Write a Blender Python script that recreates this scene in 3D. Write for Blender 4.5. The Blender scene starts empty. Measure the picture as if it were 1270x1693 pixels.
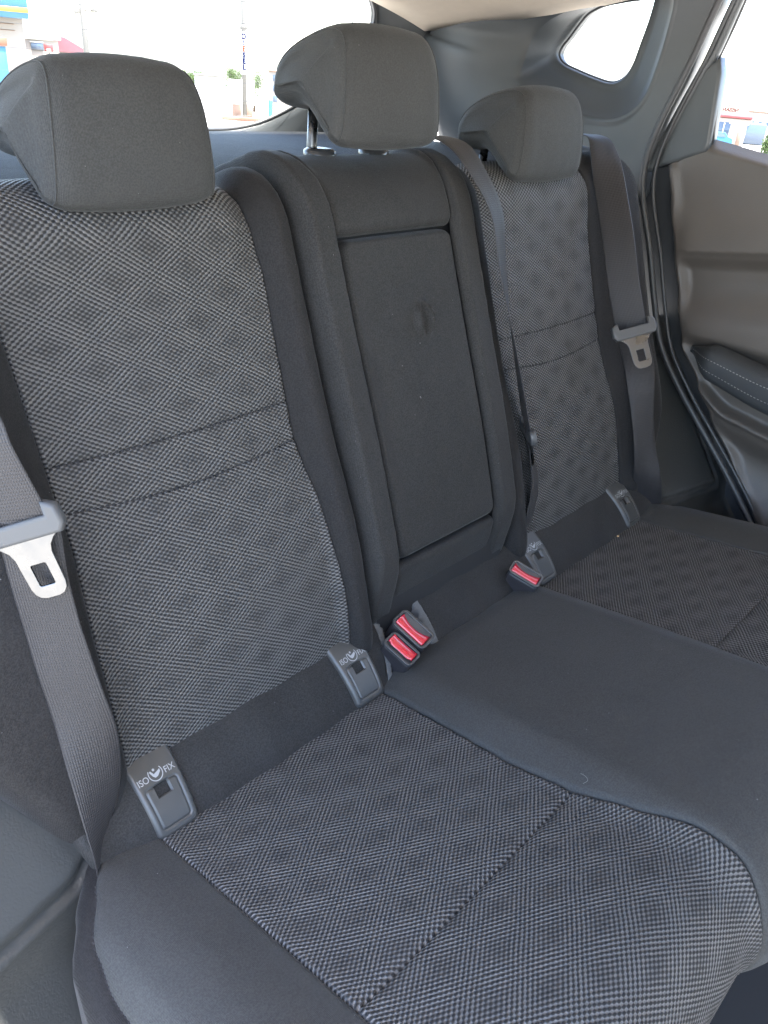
import bpy, bmesh, math, random
from mathutils import Vector, Matrix
random.seed(4)
R = math.radians
sc = bpy.context.scene
col = sc.collection

# ------------------------------------------------------------------ camera
cam_d = bpy.data.cameras.new('camera'); cam = bpy.data.objects.new('camera', cam_d); col.objects.link(cam)
cam_d.sensor_fit = 'VERTICAL'; cam_d.sensor_height = 36.0; cam_d.lens = 1300.0/1693.0*36.0
cam_d.clip_start = 0.02; cam_d.clip_end = 500
right = Vector((0.69001539, -0.7204304, 0.06970515)); down = Vector((-0.31300443, -0.38384394, -0.86873014)); fwd = Vector((0.6526155, 0.57761914, -0.49035613))
M = Matrix.Identity(4)
for i in range(3):
    M[i][0] = right[i]; M[i][1] = -down[i]; M[i][2] = -fwd[i]
M.translation = Vector((-0.7217, -0.5267, 0.6712))
cam.matrix_world = M
sc.camera = cam

# ------------------------------------------------------------------ world, sun, exposure
SUN_EL, SUN_ROT = R(74), R(187)
w = bpy.data.worlds.new('World'); sc.world = w; w.use_nodes = True
nt = w.node_tree
sky = nt.nodes.new('ShaderNodeTexSky'); sky.sky_type = 'NISHITA'; sky.sun_disc = False
sky.sun_elevation = SUN_EL; sky.sun_rotation = SUN_ROT; sky.air_density = 1.0; sky.dust_density = 2.0; sky.ozone_density = 1.0
bg = nt.nodes['Background']; nt.links.new(sky.outputs[0], bg.inputs[0]); bg.inputs[1].default_value = 0.15
sd = bpy.data.lights.new('sun', 'SUN'); sd.energy = 3.0; sd.angle = R(0.6); sd.color = (1.0, 0.95, 0.87)
so = bpy.data.objects.new('sun', sd); col.objects.link(so)
sdir = Vector((math.sin(SUN_ROT)*math.cos(SUN_EL), math.cos(SUN_ROT)*math.cos(SUN_EL), math.sin(SUN_EL)))
so.rotation_euler = sdir.to_track_quat('Z', 'Y').to_euler(); so.location = sdir*20
sc.view_settings.view_transform = 'Standard'; sc.view_settings.look = 'None'; sc.view_settings.gamma = 1.0
sc.view_settings.use_curve_mapping = False; sc.view_settings.exposure = 3.65
sc.render.engine = 'CYCLES'
sc.cycles.max_bounces = 6; sc.cycles.diffuse_bounces = 3; sc.cycles.glossy_bounces = 2; sc.cycles.transparent_max_bounces = 8; sc.cycles.volume_bounces = 0
sc.cycles.use_denoising = True
sc.cycles.sample_clamp_indirect = 8.0

# ------------------------------------------------------------------ node helpers
class S:
    """a float socket with operators"""
    def __init__(s, t, sock): s.t = t; s.k = sock
    def op(s, o, b=None, c=None):
        n = s.t.nodes.new('ShaderNodeMath'); n.operation = o
        for i, v in enumerate((s, b, c)):
            if v is None: continue
            if isinstance(v, S): s.t.links.new(v.k, n.inputs[i])
            else: n.inputs[i].default_value = v
        return S(s.t, n.outputs[0])
    def __add__(s, b): return s.op('ADD', b)
    def __sub__(s, b): return s.op('SUBTRACT', b)
    def __mul__(s, b): return s.op('MULTIPLY', b)
    def __truediv__(s, b): return s.op('DIVIDE', b)
    def smooth(s, a, b, lo=0.0, hi=1.0):
        n = s.t.nodes.new('ShaderNodeMapRange'); n.interpolation_type = 'SMOOTHSTEP'
        s.t.links.new(s.k, n.inputs[0])
        for i, v in enumerate((a, b, lo, hi)): n.inputs[i+1].default_value = v
        return S(s.t, n.outputs[0])

def mat(name, base, rough=0.6, metal=0.0, spec=0.5, sheen=0.0, sheen_rough=0.5, coat=0.0):
    m = bpy.data.materials.new(name); m.use_nodes = True
    b = m.node_tree.nodes['Principled BSDF']
    b.inputs['Base Color'].default_value = (*base, 1); b.inputs['Roughness'].default_value = rough
    b.inputs['Metallic'].default_value = metal; b.inputs['Specular IOR Level'].default_value = spec
    b.inputs['Sheen Weight'].default_value = sheen; b.inputs['Sheen Roughness'].default_value = sheen_rough
    b.inputs['Coat Weight'].default_value = coat
    return m, m.node_tree, b

def noise(t, scale, detail=2, rough=0.5, vec=None, dist=0.0):
    n = t.nodes.new('ShaderNodeTexNoise'); n.inputs['Scale'].default_value = scale; n.inputs['Detail'].default_value = detail
    n.inputs['Roughness'].default_value = rough; n.inputs['Distortion'].default_value = dist
    if vec: t.links.new(vec, n.inputs['Vector'])
    return n
def coords(t, which='Object'):
    return t.nodes.new('ShaderNodeTexCoord').outputs[which]
def bump(t, b, h, strength, dist, prev=None):
    n = t.nodes.new('ShaderNodeBump'); n.inputs['Strength'].default_value = strength; n.inputs['Distance'].default_value = dist
    t.links.new(h, n.inputs['Height'])
    if prev: t.links.new(prev.outputs[0], n.inputs['Normal'])
    t.links.new(n.outputs[0], b.inputs['Normal']); return n
def mixc(t, fac, c0, c1):
    n = t.nodes.new('ShaderNodeMix'); n.data_type = 'RGBA'
    t.links.new(fac, n.inputs[0])
    for i, c in ((6, c0), (7, c1)):
        if isinstance(c, tuple): n.inputs[i].default_value = (*c, 1)
        else: t.links.new(c, n.inputs[i])
    return n.outputs[2]

def fabric(name, base, var=0.38, lint=True, spec=0.15):
    m, t, b = mat(name, base, 0.68, spec=spec, sheen=0.10, sheen_rough=0.3)
    b.inputs['Sheen Tint'].default_value = (0.85, 0.9, 0.95, 1)
    o = coords(t)
    big = noise(t, 7, 5, 0.62, o); fine = noise(t, 620, 2, 0.65, o)
    f = S(t, big.outputs[0]).smooth(0.3, 0.7)*0.22 + S(t, fine.outputs[0]).smooth(0.32, 0.68)*0.78
    d = tuple(c*(1-var) for c in base); l = tuple(c*(1+var) for c in base)
    c = mixc(t, f.k, d, l)
    if lint:
        sp = noise(t, 260, 1, 0.5, o); spk = S(t, sp.outputs[0]).smooth(0.80, 0.84)*0.35
        c = mixc(t, spk.k, c, (0.35, 0.35, 0.36))
    t.links.new(c, b.inputs['Base Color'])
    # knit: tiny ribs in two directions
    sx = t.nodes.new('ShaderNodeSeparateXYZ'); t.links.new(o, sx.inputs[0])
    x, y, z = (S(t, sx.outputs[i]) for i in range(3))
    rib = (x*5200).op('SINE') + ((y+z)*5600).op('SINE')
    h = rib*0.25 + S(t, fine.outputs[0])*1.2
    wob = noise(t, 11, 3, 0.5, o)
    n1 = bump(t, b, wob.outputs[0], 0.40, 0.008)
    bump(t, b, h.k, 0.40, 0.0007, n1)
    return m

def weave(name, light, dark, swap=False):
    m, t, b = mat(name, (0.1, 0.1, 0.1), 0.55, spec=0.4, sheen=0.0, sheen_rough=0.4)
    uv = t.nodes.new('ShaderNodeUVMap').outputs[0]
    wn = noise(t, 22, 2, 0.5, uv)
    sx = t.nodes.new('ShaderNodeSeparateXYZ'); t.links.new(uv, sx.inputs[0])
    u, v = S(t, sx.outputs[0]), S(t, sx.outputs[1])
    wob = (S(t, wn.outputs[0])-0.5)
    w2 = noise(t, 190, 2, 0.6, uv); wo2 = S(t, w2.outputs[0])-0.5
    u = u + wob*0.0022 + wo2*0.0007; v = v + wob*0.0016 - wo2*0.0006
    P, Q, NB = 0.0765, 0.0492, 11
    e1 = u/P + v/Q; e2 = u/P - v/Q
    g1 = (e1*(2*math.pi*NB)).op('COSINE'); g2 = (e2*(2*math.pi*NB)).op('COSINE')
    d1 = (e1 - e1.op('ROUND')).op('ABSOLUTE')*2; d2 = (e2 - e2.op('ROUND')).op('ABSOLUTE')*2
    dm = d1.op('MAXIMUM', d2)
    bead = (g1+g2)*dm.smooth(0.05, 0.9, 0.41, 0.54)
    a1 = d1.smooth(0.1, 1.0, 0.0, 0.46); a2 = d2.smooth(0.1, 1.0, 0.0, 0.46)
    c = bead + g1*a1 + g2*a2
    fine = noise(t, 1500, 2, 0.6, uv); patch = noise(t, 35, 3, 0.6, uv)
    mask = (c + (S(t, fine.outputs[0])-0.5)*0.6 + (S(t, patch.outputs[0])-0.5)*0.3 + dm.smooth(0.0, 0.95, -0.20, 0.16)).smooth(-0.75, 1.05)
    colr = mixc(t, mask.k, dark, light)
    t.links.new(colr, b.inputs['Base Color'])
    r = mask.smooth(0, 1, 0.8, 0.38); t.links.new(r.k, b.inputs['Roughness'])
    h = c.smooth(-1.0, 1.5) + (u*5200).op('SINE')*0.03
    wv = noise(t, 12, 3, 0.5, uv)
    n1 = bump(t, b, wv.outputs[0], 0.3, 0.006)
    bump(t, b, h.k, 0.9, 0.0016, n1)
    return m

def plastic(name, base, rough=0.42, grain=420, depth=0.0008, spec=0.5, strength=0.5):
    m, t, b = mat(name, base, rough, spec=spec)
    o = coords(t)
    vo = t.nodes.new('ShaderNodeTexVoronoi'); vo.feature = 'SMOOTH_F1'; vo.inputs['Scale'].default_value = grain
    wv = noise(t, grain*0.4, 2, 0.5, o)
    va = t.nodes.new('ShaderNodeVectorMath'); va.operation = 'MULTIPLY_ADD'
    t.links.new(wv.outputs['Color'], va.inputs[0]); va.inputs[1].default_value = (0.004, 0.004, 0.004); t.links.new(o, va.inputs[2])
    t.links.new(va.outputs[0], vo.inputs['Vector'])
    bump(t, b, vo.outputs[0], strength, depth)
    bn = noise(t, 7, 4, 0.6, o)
    c = mixc(t, bn.outputs[0], tuple(x*0.85 for x in base), tuple(x*1.15 for x in base)); t.links.new(c, b.inputs['Base Color'])
    rr = S(t, bn.outputs[0]).smooth(0.25, 0.75, rough*0.85, min(1, rough*1.2)); t.links.new(rr.k, b.inputs['Roughness'])
    return m

def webbing(name, base):
    m, t, b = mat(name, base, 0.48, spec=0.32, sheen=0.03)
    uv = t.nodes.new('ShaderNodeUVMap').outputs[0]
    sx = t.nodes.new('ShaderNodeSeparateXYZ'); t.links.new(uv, sx.inputs[0])
    u, v = S(t, sx.outputs[0]), S(t, sx.outputs[1])
    rib = (u*(2*math.pi/0.0021)).op('COSINE'); tw = ((v + u*1.2)*(2*math.pi/0.0028)).op('COSINE')
    h = rib*0.5 + tw*rib*0.5
    f = h.smooth(-1, 1)
    c = mixc(t, f.k, tuple(x*0.6 for x in base), tuple(x*1.35 for x in base)); t.links.new(c, b.inputs['Base Color'])
    bump(t, b, h.k, 0.6, 0.0005)
    return m

def rough_paint(name, base, rough=0.7, scale=3.0, var=0.15):
    m, t, b = mat(name, base, rough)
    n = noise(t, scale, 5, 0.6, coords(t))
    c = mixc(t, n.outputs[0], tuple(x*(1-var) for x in base), tuple(min(1, x*(1+var)) for x in base)); t.links.new(c, b.inputs['Base Color'])
    return m

def glass(name, tint, refl=0.06):
    m = bpy.data.materials.new(name); m.use_nodes = True; t = m.node_tree; t.nodes.clear()
    o = t.nodes.new('ShaderNodeOutputMaterial'); mx = t.nodes.new('ShaderNodeMixShader'); tr = t.nodes.new('ShaderNodeBsdfTransparent'); g = t.nodes.new('ShaderNodeBsdfGlossy')
    tr.inputs[0].default_value = (*tint, 1); g.inputs['Roughness'].default_value = 0.02; mx.inputs[0].default_value = refl
    t.links.new(tr.outputs[0], mx.inputs[1]); t.links.new(g.outputs[0], mx.inputs[2]); t.links.new(mx.outputs[0], o.inputs[0])
    return m

MAT = {}
MAT['fabric'] = fabric('black_knit', (0.0175, 0.0170, 0.0172), spec=0.12)
MAT['armfab'] = fabric('armrest_knit', (0.0225, 0.0222, 0.0218))
MAT['headfab_glare'] = fabric('headrest_knit_glare', (0.039, 0.040, 0.0395), 0.22)  # same plain knit, window glare on the headrests put into the colour
MAT['seatfab_lit'] = fabric('seat_knit_lit', (0.0285, 0.0292, 0.0282), spec=0.42)  # plain knit again, lightened to paint in the brighter light on the cushion
MAT['weave'] = weave('diamond_weave', (0.110, 0.108, 0.106), (0.0105, 0.0105, 0.0107))
MAT['plastic'] = plastic('grained_black_plastic', (0.027, 0.029, 0.029), 0.42, 420, 0.0005)
MAT['trim'] = plastic('grained_trim', (0.052, 0.058, 0.062), 0.42, 700, 0.0005, 0.5, 0.35)
MAT['door'] = plastic('door_trim', (0.078, 0.069, 0.061), 0.44, 600, 0.0005, 0.5, 0.4)
MAT['leather'] = plastic('armrest_vinyl', (0.030, 0.034, 0.038), 0.68, 500, 0.0006, 0.4, 0.5)
MAT['cover'] = plastic('isofix_plastic', (0.040, 0.041, 0.040), 0.33, 1500, 0.0003, 0.5, 0.3)
MAT['housing'] = plastic('buckle_plastic', (0.022, 0.021, 0.024), 0.35, 1200, 0.0003)
MAT['rim'] = mat('buckle_rim', (0.035, 0.036, 0.038), 0.22)[0]
MAT['grip'] = plastic('tongue_plastic', (0.048, 0.050, 0.052), 0.5, 1500, 0.0002, 0.5, 0.2)
MAT['red'] = mat('red_button', (0.42, 0.010, 0.026), 0.22, coat=1.0)[0]
MAT['belt'] = webbing('belt_webbing', (0.022, 0.021, 0.0225))
MAT['rubber'] = mat('rubber', (0.035, 0.037, 0.04), 0.45)[0]
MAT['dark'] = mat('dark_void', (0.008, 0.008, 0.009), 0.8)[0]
MAT['thread'] = mat('black_thread', (0.010, 0.010, 0.012), 0.8)[0]
MAT['stitch'] = mat('pale_stitch', (0.20, 0.195, 0.185), 0.7)[0]
MAT['print'] = mat('white_print', (0.26, 0.27, 0.275), 0.5)[0]
MAT['head'] = rough_paint('roof_cloth', (0.52, 0.45, 0.37), 0.9, 60, 0.06)
MAT['carpet'] = fabric('carpet', (0.016, 0.017, 0.018), 0.5, spec=0.05)
MAT['felt'] = rough_paint('grey_felt', (0.09, 0.092, 0.092), 0.95, 1400, 0.8)
MAT['glass'] = glass('clear_glass', (0.97, 0.98, 0.97))
m_, t_, b_ = mat('steel', (0.135, 0.136, 0.137), 0.30, metal=1.0)
n_ = noise(t_, 60, 4, 0.6, coords(t_)); t_.links.new(S(t_, n_.outputs[0]).smooth(0.3, 0.7, 0.22, 0.45).k, b_.inputs['Roughness']); MAT['steel'] = m_
MAT['crumb'] = mat('crumb', (0.75, 0.5, 0.25), 0.6)[0]

# ------------------------------------------------------------------ mesh helpers
def link_mesh(name, verts, faces, m, parent=None, smooth=True, uvs=None):
    me = bpy.data.meshes.new(name); me.from_pydata([tuple(v) for v in verts], [], faces)
    if uvs:
        l = me.uv_layers.new(name='UVMap')
        for lp in me.loops: l.data[lp.index].uv = uvs[lp.vertex_index]
    me.update()
    if smooth: me.polygons.foreach_set('use_smooth', [True]*len(me.polygons))
    me.materials.append(m)
    o = bpy.data.objects.new(name, me); col.objects.link(o)
    if parent: o.parent = parent
    return o
def tag(o, label=None, cat=None, group=None, kind=None):
    if label: o['label'] = label
    if cat: o['category'] = cat
    if group: o['group'] = group
    if kind: o['kind'] = kind
    return o
def thing(name, label, cat, group=None):
    o = bpy.data.objects.new(name, None); col.objects.link(o); o.empty_display_size = 0.05
    return tag(o, label, cat, group)
def root_at(root, loc):
    """move a thing's Empty to its base, its parts staying where they are"""
    root.location = loc
    for c in root.children: c.matrix_parent_inverse = Matrix.Translation(-Vector(loc))
def lerp(a, b, f): return a+(b-a)*f
def ss(x): x = max(0.0, min(1.0, x)); return x*x*(3-2*x)
def table(pts):
    def f(x):
        if x <= pts[0][0]: return pts[0][1]
        for (x0, y0), (x1, y1) in zip(pts, pts[1:]):
            if x <= x1: return lerp(y0, y1, ss((x-x0)/(x1-x0))*0.5+0.5*(x-x0)/(x1-x0))
        return pts[-1][1]
    return f
def const(v): return lambda *_: v
def cl(i, n):
    x = i/n; return x - math.sin(2*math.pi*x)/(2*math.pi)*0.88
def round_tuck(d, r, dep):
    if d >= r: return 0.0
    k = 1-max(d, 0)/r; return dep*(1-math.sqrt(max(0.0, 1-k*k)))
PUCKER = 0.0005
def panel(name, parent, m, pos, u0, u1, v0, v1, H, tl=None, tr=None, tb=None, tt=None, nu=50, nv=80, uvoff=(0, 0), smooth=True):
    vs, fs, uvs = [], [], []
    for j in range(nv+1):
        for i in range(nu+1):
            a, b = cl(i, nu), cl(j, nv)
            v = lerp(v0(a), v1(a), b); L, Rr = u0(v), u1(v); u = lerp(L, Rr, a)
            h = H(u, v)
            for tk, d in ((tl, u-L), (tr, Rr-u), (tb, v-v0(a)), (tt, v1(a)-v)):
                if tk:
                    al = v if tk in (tl, tr) and d in (u-L, Rr-u) else u
                    h -= round_tuck(d, *tk) - PUCKER*math.exp(-(d/0.012)**2)*math.sin(al*260+3*math.sin(al*41)+u*5)
            vs.append(pos(u, v, h)); uvs.append((u+uvoff[0], v+uvoff[1]))
    for j in range(nv):
        for i in range(nu):
            k = j*(nu+1)+i; fs.append((k, k+1, k+nu+2, k+nu+1))
    return link_mesh(name, vs, fs, m, parent, smooth, uvs)
def tube(name, pts, r, m, parent=None, seg=8, cyc=False):
    vs, fs = [], []; n = len(pts); pts = [Vector(p) for p in pts]
    prev = None
    for i, p in enumerate(pts):
        t = (pts[(i+1) % n]-pts[i-1]) if (cyc or 0 < i < n-1) else (pts[1]-pts[0] if i == 0 else pts[-1]-pts[-2])
        t.normalize()
        a = prev if prev else (Vector((0, 0, 1)) if abs(t.z) < 0.9 else Vector((1, 0, 0)))
        a = (a - t*a.dot(t)).normalized(); prev = a; b = t.cross(a)
        rr = r(i/(n-1)) if callable(r) else r
        for k in range(seg):
            an = 2*math.pi*k/seg; vs.append(p+(a*math.cos(an)+b*math.sin(an))*rr)
    for i in range(n if cyc else n-1):
        for k in range(seg):
            a0, a1 = i*seg+k, i*seg+(k+1) % seg; j = ((i+1) % n)*seg
            fs.append((a0, a1, j+(k+1) % seg, j+k))
    if not cyc:
        fs.append(tuple(range(seg))[::-1]); fs.append(tuple((n-1)*seg+k for k in range(seg)))
    return link_mesh(name, vs, fs, m, parent)
def spline(pts, n=8, cyc=False):
    pts = [Vector(p) for p in pts]; out = []; N = len(pts)
    rng = range(N if cyc else N-1)
    for i in rng:
        if cyc: p0, p1, p2, p3 = pts[i-1], pts[i], pts[(i+1) % N], pts[(i+2) % N]
        else: p0, p1, p2, p3 = pts[max(i-1, 0)], pts[i], pts[i+1], pts[min(i+2, N-1)]
        for k in range(n):
            t = k/n
            out.append(0.5*((2*p1)+(p2-p0)*t+(2*p0-5*p1+4*p2-p3)*t*t+(3*p1-p0-3*p2+p3)*t*t*t))
    if not cyc: out.append(pts[-1])
    return out
def bevel_box(name, size, m, parent=None, bev=0.003, seg=3, mtx=None, taper=1.0, taper_y=None):
    bm = bmesh.new(); bmesh.ops.create_cube(bm, size=1)
    for v in bm.verts:
        k = taper if v.co.z > 0 else 1.0; ky = (taper_y if taper_y is not None else taper) if v.co.z > 0 else 1.0
        v.co = Vector((v.co.x*size[0]*k, v.co.y*size[1]*ky, v.co.z*size[2]))
    if bev: bmesh.ops.bevel(bm, geom=bm.edges[:], offset=bev, segments=seg, affect='EDGES', profile=0.5)
    if mtx: bm.transform(mtx)
    me = bpy.data.meshes.new(name); bm.to_mesh(me); bm.free(); me.materials.append(m)
    me.polygons.foreach_set('use_smooth', [True]*len(me.polygons)) if bev else None
    o = bpy.data.objects.new(name, me); col.objects.link(o)
    if parent: o.parent = parent
    return o
def plate(name, outline, holes, thick, bev, m, mtx, parent=None):
    """flat shape with holes, extruded and bevelled"""
    cu = bpy.data.curves.new('tmp', 'CURVE'); cu.dimensions = '2D'; cu.fill_mode = 'BOTH'
    cu.extrude = thick/2-bev; cu.bevel_depth = bev; cu.bevel_resolution = 2
    for lp in [outline]+holes:
        s = cu.splines.new('POLY'); s.points.add(len(lp)-1); s.use_cyclic_u = True
        for p, q in zip(s.points, lp): p.co = (q[0], q[1], 0, 1)
    o = bpy.data.objects.new('tmp', cu); col.objects.link(o)
    me = bpy.data.meshes.new_from_object(o.evaluated_get(bpy.context.evaluated_depsgraph_get()))
    bpy.data.objects.remove(o); bpy.data.curves.remove(cu)
    me.transform(mtx); me.name = name; me.materials.clear(); me.materials.append(m)
    r = bpy.data.objects.new(name, me); col.objects.link(r)
    if parent: r.parent = parent
    return r
def text_mesh(body, size, align='CENTER', bold=0.0):
    cu = bpy.data.curves.new('tmp', 'FONT'); cu.body = body; cu.size = size; cu.align_x = align; cu.offset = bold
    o = bpy.data.objects.new('tmp', cu); col.objects.link(o)
    me = bpy.data.meshes.new_from_object(o.evaluated_get(bpy.context.evaluated_depsgraph_get()))
    bpy.data.objects.remove(o); bpy.data.curves.remove(cu)
    vs = [v.co.copy() for v in me.vertices]; fs = [tuple(p.vertices) for p in me.polygons]
    bpy.data.meshes.remove(me); return vs, fs
def frame(o, x, y, z):
    m = Matrix.Identity(4)
    for i in range(3): m[i][0], m[i][1], m[i][2] = x[i], y[i], z[i]
    m.translation = Vector(o); return m
def rrect(w_, h_, r, n=6, cx=0, cy=0):
    out = []
    for sx_, sy_, a0 in ((1, 1, 0), (-1, 1, 90), (-1, -1, 180), (1, -1, 270)):
        for k in range(n+1):
            a = R(a0+90*k/n); out.append((cx+sx_*(w_/2-r)+r*math.cos(a), cy+sy_*(h_/2-r)+r*math.sin(a)))
    return out

# ================================================================== SEAT SURFACES
REC = R(20); Y0 = -0.03
ET = Vector((0, math.sin(REC), math.cos(REC))); EN = Vector((0, -math.cos(REC), math.sin(REC)))
TOP, RT, RB = 0.600, 0.052, 0.09
def back_pos(x, q, h):
    if q < RB:
        f = (RB-q)/RB; t, hh, nt_, nh = RB-RB*math.sin(f), -RB+RB*math.cos(f), -math.sin(f), math.cos(f)
    elif q < TOP-RT: t, hh, nt_, nh = q, 0, 0, 1
    else:
        f = (q-(TOP-RT))/RT
        if f < math.pi/2: t, hh, nt_, nh = TOP-RT+RT*math.sin(f), -RT+RT*math.cos(f), math.sin(f), math.cos(f)
        else: t, hh, nt_, nh = TOP, -RT-(q-(TOP-RT)-RT*math.pi/2), 1, 0
    return Vector((x, Y0, 0)) + ET*(t+nt_*h) + EN*(hh+nh*h)
QTOP = TOP-RT+RT*math.pi/2+0.07
def H_side(x, q):
    a = abs(x)
    lum = 0.010*math.exp(-((q-0.2)/0.1)**2)
    u = (a-0.328)/0.138
    ins = 0.003*(1-min(1, u*u))
    inner = 0.020*ss((0.196-a)/0.028)
    outer = 0.026*ss((a-0.462)/0.05) - 0.075*ss((a-0.585)/0.13)
    lift = 0.014*ss((q-0.49)/0.11)*ss((a-0.19)/0.04)*ss((0.50-a)/0.05)
    return lum+ins+inner+outer+lift
def sgn_panel(side, name, parent, m, pos, ua, ub, v0, v1, H, ta=None, tb_=None, tbm=None, tt=None, **k):
    """ua/ub: inner/outer |x| limits; side -1 near, +1 far"""
    if side > 0: return panel(name, parent, m, pos, ua, ub, v0, v1, H, ta, tb_, tbm, tt, **k)
    return panel(name, parent, m, pos, lambda v: -ub(v), lambda v: -ua(v), v0, v1, H, tb_, ta, tbm, tt, **k)

INS_A = table([(-0.06, 0.180), (0.06, 0.183), (0.13, 0.180), (0.25, 0.186), (0.33, 0.195), (0.40, 0.192), (0.5, 0.189), (0.58, 0.194), (0.62, 0.205), (0.70, 0.21)])
INS_B = table([(-0.06, 0.480), (0.08, 0.476), (0.2, 0.474), (0.3, 0.465), (0.45, 0.468), (0.55, 0.472), (0.7, 0.47)])
OUT_B = table([(-0.06, 0.545), (0.05, 0.565), (0.24, 0.650), (0.36, 0.690), (0.48, 0.705), (0.57, 0.690), (0.62, 0.660), (0.66, 0.63), (0.76, 0.62)])
GRV = const(0.145)
SEAM = (0.0045, 0.0045)
def seam1(a): return 0.3685 - 0.003*math.sin(math.pi*a)
def seam2(a): return 0.326 - 0.010*math.sin(math.pi*a)
def stitches(name, parent, pts, normals, length=0.0038, gap=0.0022, r=0.0006, m=None, push=0.0):
    vs, fs = [], []; acc = 0.0; tot = length+gap
    P = [Vector(p) for p in pts]
    seglen = [0]
    for a, b in zip(P, P[1:]): seglen.append(seglen[-1]+(b-a).length)
    def at(s):
        for i in range(len(P)-1):
            if s <= seglen[i+1]: return P[i].lerp(P[i+1], (s-seglen[i])/max(1e-9, seglen[i+1]-seglen[i])), normals[i]
        return P[-1], normals[-1]
    s = 0.0
    while s+length < seglen[-1]:
        a, n = at(s); b, _ = at(s+length); d = (b-a).normalized(); c = d.cross(n).normalized(); a = a+n*push; b = b+n*push; mid = (a+b)/2+n*r
        k = len(vs)
        vs += [a+c*r, a-c*r, mid+c*r*1.3+n*r*0.6, mid-c*r*1.3+n*r*0.6, b+c*r, b-c*r]
        fs += [(k, k+2, k+3, k+1), (k+2, k+4, k+5, k+3)]
        s += tot*random.uniform(0.95, 1.05)
    return tag(link_mesh(name, vs, fs, m or MAT['thread'], parent), kind='stuff')

def side_backrest(side, label):
    root = thing('rear_seat_section', label, 'seat back', 'sections of the rear seat back')
    kw = dict(nu=56)
    uo = (0.013, 0.0) if side < 0 else (0.004, 0.004)
    sgn_panel(side, 'upper_insert', root, MAT['weave'], back_pos, INS_A, INS_B, seam1, const(QTOP-0.03), H_side, SEAM, SEAM, (0.007, 0.0035), None, nv=70, uvoff=uo, **kw)
    sgn_panel(side, 'insert_band', root, MAT['weave'], back_pos, INS_A, INS_B, seam2, seam1, H_side, SEAM, SEAM, (0.007, 0.0035), (0.006, 0.003), nv=20, uvoff=(uo[0]+0.011, uo[1]+0.006), **kw)
    sgn_panel(side, 'lower_insert', root, MAT['weave'], back_pos, INS_A, INS_B, const(-0.05), seam2, H_side, SEAM, SEAM, None, (0.006, 0.003), nv=60, uvoff=(uo[0]+0.02, uo[1]+0.013), **kw)
    sgn_panel(side, 'inner_bolster', root, MAT['fabric'], back_pos, GRV, INS_A, const(-0.05), const(QTOP), H_side, (0.016, 0.032), SEAM, None, None, nu=26, nv=90)
    sgn_panel(side, 'outer_bolster', root, MAT['fabric'], back_pos, INS_B, OUT_B, const(-0.05), const(QTOP), H_side, SEAM, (0.03, 0.05), None, None, nu=44, nv=90)
    for sm in (seam1, seam2):
        pts = []; x0, x1 = (INS_A(0.35), INS_B(0.35))
        for i in range(60):
            a = (i+0.5)/60; q = sm(a); x = lerp(x0+0.004, x1-0.004, a)*side
            pts.append(back_pos(x, q, H_side(x, q)-0.0022))
        stitches('stitching', root, pts, [EN]*60, r=0.0011)
    # back shell so that no light leaks through
    vs = [back_pos(side*0.145, -0.05, -0.03), back_pos(side*0.60, -0.05, -0.03), back_pos(side*0.145, 0.6, -0.11), back_pos(side*0.66, 0.6, -0.11)]
    link_mesh('rear_shell', vs, [(0, 1, 3, 2)], MAT['carpet'], root, False)
    root_at(root, (side*0.33, 0, 0)); return root

# ------------------------------------------------------------------ centre section
def H_cen(x, q):
    a = abs(x)
    return 0.030 + 0.006*ss((a-0.098)/0.012) + 0.006*math.exp(-((q-0.25)/0.15)**2) - 0.046*ss((0.165-q)/0.13)
ARM_W, ARM_B, ARM_T = 0.0975, 0.143, 0.527
def H_arm(x, q):
    h = H_cen(0, q) - 0.001
    w_ = ARM_W; cx_, cy_ = abs(x), q; r = 0.016
    dx, dy = cx_-(w_-r), abs(q-(ARM_B+ARM_T)/2)-((ARM_T-ARM_B)/2-r)
    d = -min(max(dx, dy), 0.0) + (r if max(dx, dy) <= 0 else 0)
    if dx > 0 and dy > 0: d = r-math.hypot(dx, dy)
    elif max(dx, dy) > 0: d = r-max(dx, dy)
    h -= round_tuck(max(d, 0), 0.009, 0.022)
    # long soft dish down the near side and the worn strap loop showing through
    h -= 0.004*math.exp(-((x+0.075)/0.02)**2)*math.exp(-((q-0.36)/0.10)**2)
    for cx0, bend in ((0.002, 1), (0.026, -1)):
        xx = x-(cx0 + bend*18*(q-0.423)**2)
        h += 0.0105*math.exp(-(xx/0.0036)**2)*math.exp(-((q-0.423)/0.019)**4)
    xx = x-0.014
    return h
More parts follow.
